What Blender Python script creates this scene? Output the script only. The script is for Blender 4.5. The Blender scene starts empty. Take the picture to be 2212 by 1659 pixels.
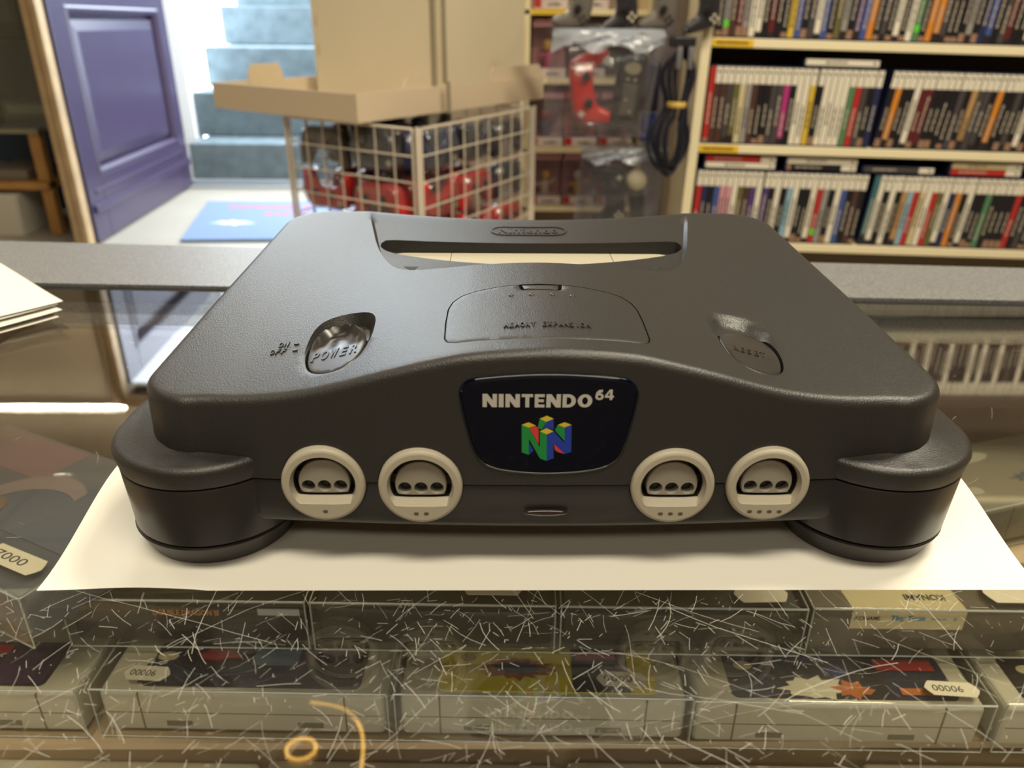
import bpy, bmesh, math, random
import numpy as np
from mathutils import Vector, Matrix, Euler
from mathutils.geometry import delaunay_2d_cdt, tessellate_polygon
rnd = random.Random(64)
SC = bpy.context.scene
COL = SC.collection
PI = math.pi

# ------------------------------------------------------------------ materials
def lin(c):
    return tuple(((v/255)/12.92 if v/255 <= .04045 else ((v/255+.055)/1.055)**2.4) for v in c)
_M = {}
def mat(name, rgb, rough=.5, metal=0., bump=0., bscale=800., spec=.5, var=0., vscale=30., coat=0., emit=0., trans=0.):
    if name in _M: return _M[name]
    m = bpy.data.materials.new(name); m.use_nodes = True
    nt = m.node_tree; b = nt.nodes['Principled BSDF']
    c = lin(rgb) + (1,)
    b.inputs['Base Color'].default_value = c
    b.inputs['Roughness'].default_value = rough
    b.inputs['Metallic'].default_value = metal
    b.inputs['Specular IOR Level'].default_value = spec
    b.inputs['Coat Weight'].default_value = coat
    if coat: b.inputs['Coat Roughness'].default_value = .05
    if emit:
        b.inputs['Emission Color'].default_value = c
        b.inputs['Emission Strength'].default_value = emit
    if bump or var:
        tc = nt.nodes.new('ShaderNodeTexCoord')
    if bump:
        n = nt.nodes.new('ShaderNodeTexNoise'); n.inputs['Scale'].default_value = bscale; n.inputs['Detail'].default_value = 2
        nt.links.new(tc.outputs['Object'], n.inputs['Vector'])
        bp = nt.nodes.new('ShaderNodeBump'); bp.inputs['Strength'].default_value = bump; bp.inputs['Distance'].default_value = .0004
        nt.links.new(n.outputs['Fac'], bp.inputs['Height']); nt.links.new(bp.outputs['Normal'], b.inputs['Normal'])
    if var:
        n = nt.nodes.new('ShaderNodeTexNoise'); n.inputs['Scale'].default_value = vscale; n.inputs['Detail'].default_value = 4
        nt.links.new(tc.outputs['Object'], n.inputs['Vector'])
        r = nt.nodes.new('ShaderNodeValToRGB')
        r.color_ramp.elements[0].position = .3; r.color_ramp.elements[1].position = .7
        r.color_ramp.elements[0].color = tuple(v*(1-var) for v in c[:3]) + (1,)
        r.color_ramp.elements[1].color = tuple(min(1, v*(1+var)) for v in c[:3]) + (1,)
        nt.links.new(n.outputs['Fac'], r.inputs['Fac']); nt.links.new(r.outputs['Color'], b.inputs['Base Color'])
    _M[name] = m
    return m

def clear_mat(name, tint=(255,255,255), rough=.02, r0=.04, haze=0., hazec=(220,225,230), gain=1.):
    """Clear sheet: what lies behind shows through, and the surface mirrors more at a glancing angle."""
    if name in _M: return _M[name]
    m = bpy.data.materials.new(name); m.use_nodes = True
    nt = m.node_tree; nt.nodes.clear()
    L = nt.links.new; N = nt.nodes.new
    out = N('ShaderNodeOutputMaterial'); tr = N('ShaderNodeBsdfTransparent'); gl = N('ShaderNodeBsdfGlossy')
    tr.inputs['Color'].default_value = lin(tint)+(1,); gl.inputs['Roughness'].default_value = rough
    geo = N('ShaderNodeNewGeometry'); dot = N('ShaderNodeVectorMath'); dot.operation = 'DOT_PRODUCT'
    L(geo.outputs['Incoming'], dot.inputs[0]); L(geo.outputs['Normal'], dot.inputs[1])
    def M(op, a, b=None):
        n = N('ShaderNodeMath'); n.operation = op
        for i, v in enumerate((a, b)):
            if v is None: continue
            if isinstance(v, (int, float)): n.inputs[i].default_value = v
            else: L(v, n.inputs[i])
        return n.outputs[0]
    c = M('ABSOLUTE', dot.outputs['Value'])
    p = M('POWER', M('SUBTRACT', 1., c), 5.)
    f = M('MINIMUM', M('MULTIPLY', M('ADD', M('MULTIPLY', p, 1-r0), r0), gain), 1.)
    mx = N('ShaderNodeMixShader'); L(f, mx.inputs[0]); L(tr.outputs[0], mx.inputs[1]); L(gl.outputs[0], mx.inputs[2])
    last = mx.outputs[0]
    if haze:
        df = N('ShaderNodeBsdfDiffuse'); df.inputs['Color'].default_value = lin(hazec)+(1,)
        m2 = N('ShaderNodeMixShader'); m2.inputs[0].default_value = haze
        L(last, m2.inputs[1]); L(df.outputs[0], m2.inputs[2]); last = m2.outputs[0]
    L(last, out.inputs[0])
    _M[name] = m
    return m

def speckle_mat(name, c1, c2, scale, rough):
    if name in _M: return _M[name]
    m = mat(name, c1, rough); nt = m.node_tree; b = nt.nodes['Principled BSDF']
    tc = nt.nodes.new('ShaderNodeTexCoord'); n = nt.nodes.new('ShaderNodeTexNoise')
    n.inputs['Scale'].default_value = scale; n.inputs['Detail'].default_value = 6; n.inputs['Roughness'].default_value = .8
    r = nt.nodes.new('ShaderNodeValToRGB')
    r.color_ramp.elements[0].position = .38; r.color_ramp.elements[1].position = .62
    r.color_ramp.elements[0].color = lin(c1)+(1,); r.color_ramp.elements[1].color = lin(c2)+(1,)
    nt.links.new(tc.outputs['Object'], n.inputs['Vector']); nt.links.new(n.outputs['Fac'], r.inputs['Fac'])
    nt.links.new(r.outputs['Color'], b.inputs['Base Color'])
    return m

# ------------------------------------------------------------------ mesh building
class MB:
    def __init__(s): s.v = []; s.f = []; s.mi = []
    def add(s, vs, fs, mi=0):
        b = len(s.v); s.v += [tuple(map(float, p)) for p in vs]
        for f in fs: s.f.append([b+i for i in f]); s.mi.append(mi)
        return s
    def box(s, x0, x1, y0, y1, z0, z1, mi=0, M=None):
        vs = [(x0,y0,z0),(x1,y0,z0),(x1,y1,z0),(x0,y1,z0),(x0,y0,z1),(x1,y0,z1),(x1,y1,z1),(x0,y1,z1)]
        if M is not None: vs = [tuple(M @ Vector(p)) for p in vs]
        return s.add(vs, [(0,3,2,1),(4,5,6,7),(0,1,5,4),(1,2,6,5),(2,3,7,6),(3,0,4,7)], mi)
    def rbox(s, x0, x1, y0, y1, z0, z1, r, seg=2, mi=0, M=None):
        bm = bmesh.new(); bmesh.ops.create_cube(bm, size=1)
        for v in bm.verts:
            v.co = ((x0+x1)/2+v.co.x*(x1-x0), (y0+y1)/2+v.co.y*(y1-y0), (z0+z1)/2+v.co.z*(z1-z0))
        bmesh.ops.bevel(bm, geom=bm.edges[:], offset=r, segments=seg, profile=.5, affect='EDGES')
        return s.bm(bm, mi, M)
    def bm(s, bm, mi=0, M=None):
        bm.verts.index_update()
        s.add([(M @ v.co if M is not None else v.co) for v in bm.verts], [[v.index for v in f.verts] for f in bm.faces], mi); bm.free(); return s
    def prism(s, poly, z0, z1, mi=0, M=None, cap=True):
        n = len(poly)
        vs = [(p[0],p[1],z0) for p in poly] + [(p[0],p[1],z1) for p in poly]
        if M is not None: vs = [tuple(M @ Vector(p)) for p in vs]
        fs = [(i,(i+1)%n,n+(i+1)%n,n+i) for i in range(n)]
        if cap:
            t = tessellate_polygon([[Vector((p[0],p[1],0)) for p in poly]])
            ccw = area(poly) > 0
            for a,b,c in t:
                a2 = (poly[b][0]-poly[a][0])*(poly[c][1]-poly[a][1])-(poly[b][1]-poly[a][1])*(poly[c][0]-poly[a][0])
                if a2 < 0: b, c = c, b
                fs.append((n+a,n+b,n+c)); fs.append((a,c,b))
        return s.add(vs, fs, mi)
    def rings(s, rings, mi=0, cap0=True, cap1=True, closed=True):
        n = len(rings[0]); b = []
        for r in rings: b += list(r)
        fs = []
        for k in range(len(rings)-1):
            for i in range(n if closed else n-1):
                j = (i+1) % n
                fs.append((k*n+i, k*n+j, (k+1)*n+j, (k+1)*n+i))
        if cap0: fs.append(list(range(n))[::-1])
        if cap1: fs.append([(len(rings)-1)*n+i for i in range(n)])
        return s.add(b, fs, mi)
    def tube(s, pts, r, seg=8, mi=0, closed=False):
        pts = [Vector(p) for p in pts]; n = len(pts); rr = []; up = None
        for i, p in enumerate(pts):
            a = pts[(i-1) % n] if (closed or i) else p
            c = pts[(i+1) % n] if (closed or i < n-1) else p
            t = (c-a).normalized()
            if up is None: up = Vector((0,0,1)) if abs(t.z) < .9 else Vector((1,0,0))
            x = t.cross(up); x = x.normalized() if x.length > 1e-6 else Vector((1,0,0)); u = x.cross(t).normalized(); up = u
            q = r[i] if isinstance(r, (list, tuple)) else r
            rr.append([p + (x*math.cos(k*2*PI/seg)+u*math.sin(k*2*PI/seg))*q for k in range(seg)])
        if closed: rr.append(rr[0])
        return s.rings(rr, mi, not closed, not closed)
    def build(s, name, mats, parent=None, loc=None, rot=None, smooth=0., scale=1., kind=None, label=None):
        me = bpy.data.meshes.new(name)
        v = s.v if scale == 1. else [(p[0]*scale,p[1]*scale,p[2]*scale) for p in s.v]
        me.from_pydata(v, [], s.f)
        for m in (mats if isinstance(mats, (list, tuple)) else [mats]): me.materials.append(m)
        me.polygons.foreach_set('material_index', s.mi)
        me.update()
        if smooth:
            me.polygons.foreach_set('use_smooth', [True]*len(me.polygons)); me.set_sharp_from_angle(angle=math.radians(smooth))
        return link(name, me, parent, loc, rot, kind, label)

def link(name, me, parent=None, loc=None, rot=None, kind=None, label=None):
    o = bpy.data.objects.new(name, me); COL.objects.link(o)
    if parent is not None: o.parent = parent
    if loc is not None: o.location = loc
    if rot is not None: o.rotation_euler = rot
    if kind: o['kind'] = kind
    if label: o['label'] = label
    return o
def thing(name, label, cat, loc=(0,0,0), rot=(0,0,0), group=None):
    return tag(link(name, None, None, loc, rot), label, cat, group)
def tag(o, label, cat, group=None):
    o['label'] = label; o['category'] = cat
    if group: o['group'] = group
    return o
def struct(o): o['kind'] = 'structure'; return o
def area(p): return .5*sum(p[i][0]*p[(i+1)%len(p)][1]-p[(i+1)%len(p)][0]*p[i][1] for i in range(len(p)))
def fix_normals(o):
    bm = bmesh.new(); bm.from_mesh(o.data); bmesh.ops.recalc_face_normals(bm, faces=bm.faces); bm.to_mesh(o.data); bm.free(); return o

# polygons
def resample(poly, step, closed=True):
    P = np.array(poly, float); Q = np.vstack([P, P[:1]]) if closed else P
    d = np.r_[0, np.cumsum(np.linalg.norm(np.diff(Q, axis=0), axis=1))]
    n = max(3, int(round(d[-1]/step))); t = np.linspace(0, d[-1], n+1)
    if closed: t = t[:-1]
    return np.c_[np.interp(t, d, Q[:,0]), np.interp(t, d, Q[:,1])]
def chaikin(poly, k=2, closed=True):
    P = [tuple(p) for p in poly]
    for _ in range(k):
        Q = []; n = len(P)
        for i in range(n if closed else n-1):
            a, b = P[i], P[(i+1)%n]
            Q += [(a[0]*.75+b[0]*.25, a[1]*.75+b[1]*.25), (a[0]*.25+b[0]*.75, a[1]*.25+b[1]*.75)]
        P = Q
    return P
def offset(poly, d):
    """inset (d>0) of a dense counter-clockwise outline"""
    P = np.array(poly, float); a = np.roll(P, 1, 0); b = np.roll(P, -1, 0)
    t = b-a; t /= np.linalg.norm(t, axis=1)[:,None]+1e-12
    return P + d*np.c_[-t[:,1], t[:,0]]
def sdist(poly, pts):
    """signed distance, positive inside"""
    P = np.array(poly, float); Q = np.roll(P, -1, 0); X = np.array(pts, float)
    best = np.full(len(X), 1e9); ins = np.zeros(len(X), bool)
    for a, b in zip(P, Q):
        ab = b-a; t = np.clip(((X-a)@ab)/(ab@ab+1e-12), 0, 1)
        best = np.minimum(best, np.linalg.norm(X-(a+t[:,None]*ab), axis=1))
        c = ((a[1] > X[:,1]) != (b[1] > X[:,1]))
        with np.errstate(divide='ignore', invalid='ignore'):
            xi = (b[0]-a[0])*(X[:,1]-a[1])/(b[1]-a[1]+1e-15)+a[0]
        ins ^= c & (X[:,0] < xi)
    return np.where(ins, best, -best)
def sm(t): t = np.clip(t, 0, 1); return t*t*(3-2*t)
def cdt(outer, curves, step, holes=()):
    """triangulated 2D domain bounded by outer (ccw), with curves as constraints -> points, tris"""
    O = np.array(outer, float); V = [tuple(p) for p in O]; n = len(O)
    E = [(i, (i+1) % n) for i in range(n)]
    for c, closed in [(h, True) for h in holes]+list(curves):
        b = len(V); V += [tuple(p) for p in c]; k = len(c)
        E += [(b+i, b+(i+1)%k) for i in range(k if closed else k-1)]
    lo, hi = O.min(0), O.max(0)
    gx = np.arange(lo[0]+step*.5, hi[0], step); gy = np.arange(lo[1]+step*.5, hi[1], step)
    G = np.array([(x + (step/2 if j % 2 else 0), y) for j, y in enumerate(gy) for x in gx])
    if len(G):
        k = sdist(O, G) > step*.45
        for c, closed in [(h, True) for h in holes]+list(curves): k &= np.abs(sdist(c, G)) > step*.4
        V += [tuple(p) for p in G[k]]
    r = delaunay_2d_cdt([Vector(p) for p in V], E, [], 0, 1e-6)
    P = np.array([tuple(p) for p in r[0]]); T = [tuple(f) for f in r[2]]
    cen = np.array([P[list(t)].mean(0) for t in T])
    ok = sdist(O, cen) > 0
    for h in holes: ok &= sdist(h, cen) < 0
    T = [t for t, q in zip(T, ok) if q]
    omap = {}
    for i, orig in enumerate(r[3]):
        for q in orig:
            if q < n: omap[q] = i
    return P, T, [omap[i] for i in range(n)]
def circle(cx, cy, r, n=48, a0=0, a1=2*PI, ry=None):
    full = abs(a1-a0-2*PI) < 1e-6; ry = r if ry is None else ry
    return [(cx+r*math.cos(a0+(a1-a0)*i/(n if full else n-1)), cy+ry*math.sin(a0+(a1-a0)*i/(n if full else n-1))) for i in range(n)]
def rrect(x0, x1, y0, y1, r, n=8):
    o = []
    for cx, cy, a in ((x1-r,y0+r,-PI/2),(x1-r,y1-r,0),(x0+r,y1-r,PI/2),(x0+r,y0+r,PI)):
        o += circle(cx, cy, r, n, a, a+PI/2)
    return o
def text(mb, s, size, M, depth=0., bold=0., mi=0, shear=0., sx=1., align='CENTER', fit=None):
    """lettering as a solid of the given depth; M places the text plane (x along the line, y up, z out)"""
    cu = bpy.data.curves.new('t', 'FONT'); cu.body = s; cu.size = size; cu.extrude = depth/2; cu.offset = bold; cu.shear = shear
    cu.align_x = 'LEFT'; cu.resolution_u = 3
    o = bpy.data.objects.new('t', cu); COL.objects.link(o)
    dg = bpy.context.evaluated_depsgraph_get(); dg.update()
    me = o.evaluated_get(dg).to_mesh()
    V = [v.co.copy() for v in me.vertices]; F = [list(p.vertices) for p in me.polygons]
    o.evaluated_get(dg).to_mesh_clear(); bpy.data.objects.remove(o); bpy.data.curves.remove(cu)
    if not V: return mb
    x0, x1 = min(v.x for v in V), max(v.x for v in V); y0, y1 = min(v.y for v in V), max(v.y for v in V)
    if fit: sx = fit[0]/(x1-x0); sy = fit[1]/(y1-y0)
    else: sy = 1.
    cx = (x0+x1)/2 if align == 'CENTER' else x0
    mb.add([M @ Vector(((v.x-cx)*sx, (v.y-(y0+y1)/2)*sy, v.z+depth/2)) for v in V], F, mi)
    return mb
def boolean(name, a, others, op='DIFFERENCE'):
    for k, b in enumerate(others):
        m = a.modifiers.new('b%d' % k, 'BOOLEAN'); m.operation = op; m.object = b; m.solver = 'EXACT'; m.use_self = True
    dg = bpy.context.evaluated_depsgraph_get(); dg.update()
    me = bpy.data.meshes.new_from_object(a.evaluated_get(dg))
    a.modifiers.clear(); old = a.data; a.data = me; me.name = name
    for b in others: bpy.data.objects.remove(b)
    return a
def ordinal(n):
    ones = ['','first','second','third','fourth','fifth','sixth','seventh','eighth','ninth','tenth','eleventh','twelfth','thirteenth','fourteenth','fifteenth','sixteenth','seventeenth','eighteenth','nineteenth']
    tens = {20:'twenty',30:'thirty',40:'forty',50:'fifty',60:'sixty',70:'seventy'}
    if n < 20: return ones[n]
    t = n//10*10
    return (tens[t][:-1]+'ieth') if n % 10 == 0 else tens[t]+'-'+ones[n % 10]

# ------------------------------------------------------------------ camera (stands above the counter, looking down at the console)
CAM = Vector((-.0134, -.17895, .15135)); PIT, YAW, ROL = math.radians(25.149), math.radians(.964), math.radians(.572)
fw = Vector((math.sin(YAW)*math.cos(PIT), math.cos(YAW)*math.cos(PIT), -math.sin(PIT)))
rt = Vector((math.cos(YAW), -math.sin(YAW), 0)); up = rt.cross(fw)
rt, up = rt*math.cos(ROL)+up*math.sin(ROL), up*math.cos(ROL)-rt*math.sin(ROL)
cd = bpy.data.cameras.new('camera'); cam = bpy.data.objects.new('camera', cd); COL.objects.link(cam)
cam.matrix_world = Matrix(((rt.x,up.x,-fw.x,CAM.x),(rt.y,up.y,-fw.y,CAM.y),(rt.z,up.z,-fw.z,CAM.z),(0,0,0,1)))
cd.sensor_width = 36; cd.lens = 1660/2212*36; cd.clip_start = .01; cd.clip_end = 100
cd.dof.use_dof = True; cd.dof.focus_distance = .262; cd.dof.aperture_fstop = 14.
SC.camera = cam
# ------------------------------------------------------------------ the game console (millimetres, scaled by K)
K = .001
PL = mat('charcoal_plastic', (36,34,33), rough=.40, bump=.34, bscale=2200, spec=.55)
PLS = mat('charcoal_smooth', (40,37,36), rough=.3, spec=.5)
PLB = mat('charcoal_base', (48,45,45), rough=.4, bump=.2, bscale=2600)
GREY = mat('port_grey', (188,180,162), rough=.45, bump=.1, bscale=1800)
GREYD = mat('port_insert_grey', (156,149,136), rough=.5)
DARK = mat('dark_hole', (16,15,15), rough=.6)
FX = [0,12,24,36,49,55,62,68,75,80,88,95,130]; FZ = [72.4,71.8,70.6,67.6,63.9,61.9,59.9,58.4,57.1,56.4,55.6,55.5,55.5]
_xs = np.arange(-160, 160.5, .5); _k = np.exp(-.5*(np.arange(-16,17)*.5/3.)**2); _k /= _k.sum()
_fs = np.convolve(np.interp(np.abs(np.arange(-168,168.5,.5)), FX, FZ), _k, 'valid')
def wall(x): return 7.7+3.6*np.minimum(np.abs(x)/84, 1.12)**2
def wallz(x, z): return wall(x)+(z-31.3)*.025
def deck0(x, y):
    F = np.interp(x, _xs, _fs); t = np.clip((y-9)/182, -.05, 1.05)
    return F*(1-t)+69*t+.5
def mir(h): return np.array([(x,y) for x,y in h]+[(-x,y) for x,y in h[::-1] if abs(x) > 1e-6])
SCOOP = mir([(0,97.8),(14,97.5),(28,97),(38,98),(46,99.8),(51.5,103),(56,110),(61,123),(66,141),(70,160),(74,178),(78.5,202)])
SCOOP = resample(chaikin(SCOOP, 2), 2.)
def slot_front(x): return 129.+11.*np.minimum(1.2, np.abs(x)/59.)**2
SLOT = [(x, float(slot_front(x))) for x in np.linspace(-58,58,30)]+[(62.5,142.5),(65,146),(65.5,150),(64,154),(60,155),(-60,155),(-64,154),(-65.5,150),(-65,146),(-62.5,142.5)]
SLOT = resample(SLOT, 2.)
DOOR_H = [(0,18.9),(10,19.1),(20,19.8),(25.5,20.2),(28.2,21.8),(29.2,25),(29.7,38),(29.7,50),(28.6,56.5),(26,61.3),(21.3,64.8),(14,68.2),(7.4,69.7)]
DOOR = resample([(x,y) for x,y in DOOR_H]+[(0,70.2)]+[(-x,y) for x,y in DOOR_H[:0:-1]], 1.6)
POCK_H = [(71.5,27.5),(73,36),(73.9,48),(73.3,57),(70.5,62.5),(64,64.8),(57,63.2),(53.8,57.5),(52.8,46),(53,34),(54,26.5),(58.5,20.6),(63.8,20),(68.5,22.3)]
BUT_H = [(70.6,30),(71.9,37),(72,46),(69.9,51.8),(64.4,54),(58,51),(54.8,44.5),(54.1,35),(54.9,27.6),(58.9,21.8),(63.8,21.2),(68.3,24.2)]
def sidep(h, s): 
    p = [(s*x, y) for x, y in h]
    return p if area(p) > 0 else p[::-1]
POCK = {s: resample(chaikin(sidep(POCK_H, s), 2), 1.4) for s in (-1, 1)}
BUT = {s: resample(chaikin(sidep(BUT_H, s), 2), 1.) for s in (-1, 1)}
def scoop_floor(x, y):
    return 63.1-.09*np.maximum(0, 152-y)+np.maximum(0, y-152)/39*2.7+3.*(x/76)**2*np.clip((y-135)/55, 0, 1)+.5*(x/60)**2
def deck(x, y, cuts=True):
    x = np.asarray(x, float); y = np.asarray(y, float); P = np.c_[x.ravel(), y.ravel()]
    z = deck0(x, y)
    d = sdist(SCOOP, P).reshape(x.shape)
    fl = np.minimum(scoop_floor(x, y), z)
    w = np.where(y < 108, 3., 1.5)
    z = z+(fl-z)*sm(d/w)
    if cuts:
        d = sdist(SLOT, P).reshape(x.shape); z = z-5.2*sm(d/.9)*1.
        d = sdist(offset(DOOR, -.35), P).reshape(x.shape); z = z-3.*np.clip(d/.2, 0, 1)
        for s in (-1, 1):
            d = sdist(POCK[s], P).reshape(x.shape)
            dep = (.7+3.4*sm((y-26)/26)) if s < 0 else (.5+2.3*sm((y-24)/26))
            z = z-dep*sm(d/(2.2 if s < 0 else 4.5))
            d = sdist(offset(BUT[s], -.65), P).reshape(x.shape); z = z-2.5*np.clip(d/.2, 0, 1)
    return z

# deck outline, counter-clockwise from the front
ol = [(x, wall(x)+1.) for x in np.linspace(-99, 99, 90)]
ol += circle(100.5, 29.2, 16.5, 14, -PI/2+.1, 0)+[(117,29.5),(115.8,80),(114,130),(112.6,170)]+circle(92.5,172,20,16,.05,PI/2)
ol += [(92.4,192),(-92.4,192)]+circle(-92.5,172,20,16,PI/2,PI-.05)+[(-112.6,170),(-114,130),(-115.8,80),(-117,29.5)]+circle(-100.5,29.2,16.5,14,PI,1.5*PI-.1)
OUT = resample(ol, 1.5)
INS = offset(OUT, 3.)
curves = []
for c, ws in ((SCOOP,(0,.75,1.5)),(SLOT,(0,.45,.9)),(POCK[-1],(0,1.1,2.2)),(POCK[1],(0,2.2,4.5)),(offset(DOOR,-.35),(0,.2)),(offset(BUT[-1],-.65),(0,.2)),(offset(BUT[1],-.65),(0,.2))):
    for w in ws: curves.append((offset(c, w) if w else c, True))
# the scoop runs out through the back edge: keep only what lies on the deck
cc = []
for c, cl in curves:
    c = np.array(c); k = sdist(INS, c) > .6
    if k.all(): cc.append((c, True))
    elif k.any():
        i0 = [i for i in range(len(c)) if k[i] and not k[i-1]][0]
        c = np.roll(c, -i0, 0); k = np.roll(k, -i0); n = int(np.argmin(k)) if not k.all() else len(c)
        cc.append((c[:n], False))
P, T, bi = cdt(INS, cc, 2.2)
Z = deck(P[:,0], P[:,1])
mb = MB(); N = len(P)
V = [(P[i,0],P[i,1],Z[i]) for i in range(N)]; F = [t for t in T]
ring_prev = bi
n = len(OUT); zi = np.array([Z[i] for i in bi])
for k in range(1, 6):
    a = k/5*PI/2; q = offset(OUT, 3.-3.*math.sin(a)); zz = zi-3.*(1-math.cos(a))
    b = len(V); V += [(q[i,0],q[i,1],zz[i]) for i in range(n)]
    F += [(ring_prev[i], b+i, b+(i+1)%n, ring_prev[(i+1)%n]) for i in range(n)]; ring_prev = list(range(b, b+n))
for tt in (.5, 1.):
    q = offset(OUT, -.6*tt); b = len(V)
    zz = (zi-3)*(1-tt)+31.8*tt
    qy = q[:,1]-np.where(q[:,1] < 15, (zi-34)*.025*tt, 0)*.6
    V += [(q[i,0],qy[i],zz[i]) for i in range(n)]
    F += [(ring_prev[i], b+i, b+(i+1)%n, ring_prev[(i+1)%n]) for i in range(n)]; ring_prev = list(range(b, b+n))
F.append(ring_prev[::-1])
mb.add(V, F)
console = thing('game_console', 'dark charcoal game console with four grey controller ports, standing on white paper', 'game console')
upper = fix_normals(mb.build('upper_shell', PL, console, scale=K))
def lobe(s, grow=0.):
    r = 27.+grow
    p = circle(-103, 32, r, 40, PI, 2*PI)+[(-80,46),(-95,80),(-111,94),(-118.5-grow,82),(-123.5-grow,71),(-127.5-grow,60),(-103-r,46)]
    if s > 0: p = [(-x, y) for x, y in p[::-1]]
    return resample(p, 1.6)
def lobe_solid(s, z0, ztop, grow0, grow1, bev):
    """a rounded corner: side leaning from grow0 at z0 to grow1 at the top, rounded by bev, its top rising to the deck wall"""
    m = MB(); O1 = lobe(s, grow1); I1 = offset(O1, bev)
    Pp, Tt, b_ = cdt(I1, [], 3.)
    d = np.maximum(0, sdist(O1, Pp)-bev)
    z = ztop+3.6*sm(d/17.)*np.clip(1.15-np.abs(np.abs(Pp[:,0])-112)/60, 0, 1)
    V = [(Pp[i,0],Pp[i,1],z[i]) for i in range(len(Pp))]; F = [t for t in Tt]; prev = b_; nn = len(O1)
    for k in range(1, 5):
        a = k/4*PI/2; q = offset(O1, bev-bev*math.sin(a)); b = len(V)
        V += [(q[i,0],q[i,1],ztop-bev*(1-math.cos(a))) for i in range(nn)]
        F += [(prev[i], b+i, b+(i+1)%nn, prev[(i+1)%nn]) for i in range(nn)]; prev = list(range(b, b+nn))
    q = offset(O1, grow1-grow0)
    b = len(V); V += [(q[i,0],q[i,1],z0) for i in range(nn)]
    F += [(prev[i], b+i, b+(i+1)%nn, prev[(i+1)%nn]) for i in range(nn)]
    F.append([b+i for i in range(nn)][::-1])
    m.add(V, F); return m
cyl = []
PORTS = [(-64.,31.2),(-36.1,31.4),(36.1,31.4),(64.,31.2)]
def port_cutters():
    o = []
    for x, z in PORTS:
        y = float(wall(x)); c = circle(x, z, 12.3, 48)
        m = MB().rings([[(p[0],y-8,p[1]) for p in c], [(p[0],y+9,p[1]) for p in c]])
        o.append(fix_normals(m.build('cutter', PL, scale=K)))
    return o
lb = [fix_normals(lobe_solid(s, 31.8, 38.6, .3, 1.2, 2.2).build('lobe', PL, scale=K)) for s in (-1, 1)]
upper = boolean('upper_shell', upper, lb, 'UNION')
upper = boolean('upper_shell', upper, port_cutters())
def shade(o, ang=38):
    me = o.data; me.polygons.foreach_set('use_smooth', [True]*len(me.polygons)); me.set_sharp_from_angle(angle=math.radians(ang)); me.update()
shade(upper, 32)

# lower shell: a core behind the seam, the hull and two corner towers
m = MB()
def ring_at(off, z): 
    q = offset(OUT, off); return [(p[0],p[1],z) for p in q]
m.rings([ring_at(2.5,16.2), ring_at(.6,16.6), ring_at(-.1,18.2), ring_at(-.45,31.1)])
lower = fix_normals(m.build('lower_shell', PLS, console, scale=K))
lb = [fix_normals(lobe_solid(s, 11.4, 31.1, -1., .2, .4).build('lobe', PLS, scale=K)) for s in (-1, 1)]
for o in lb:
    for v in o.data.vertices: v.co.z = min(v.co.z, .03098)
lower = boolean('lower_shell', lower, lb, 'UNION')
lower = boolean('lower_shell', lower, port_cutters())
shade(lower, 32)
core = MB().rings([ring_at(2.2,30), ring_at(2.2,33)])
for s in (-1, 1):
    q = offset(lobe(s, 0), 2.); core.rings([[(p[0],p[1],z) for p in q] for z in (30.5,32.5)])
core.build('seam_strip', DARK, console, scale=K)
# round foot under each corner tower, and the two plain ones at the back
def foot(x, y, r):
    m = MB(); c = lambda rr, z: [(p[0],p[1],z) for p in circle(x, y, rr, 56)]
    m.rings([c(r-1.9,.12), c(r-.9,.5), c(r-.1,2.2), c(r+2.3,7.6), c(r+1.9,8.2), c(r,8.4)])
    m.rings([c(r-1.,8.2), c(r-1.,12.2)], mi=1)
    fix_normals(m.build('foot', [PLB, DARK], console, scale=K, smooth=40))
for s in (-1, 1): foot(105*s, 35.4, 24.); foot(96*s, 160, 16.)
for s in (-1, 1):
    m = MB(); m.rings([[(p[0],p[1],z) for p in circle(96*s, 160, 18, 32)] for z in (10.6, 17)]); m.build('foot_collar', PLS, console, scale=K, smooth=40)

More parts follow.
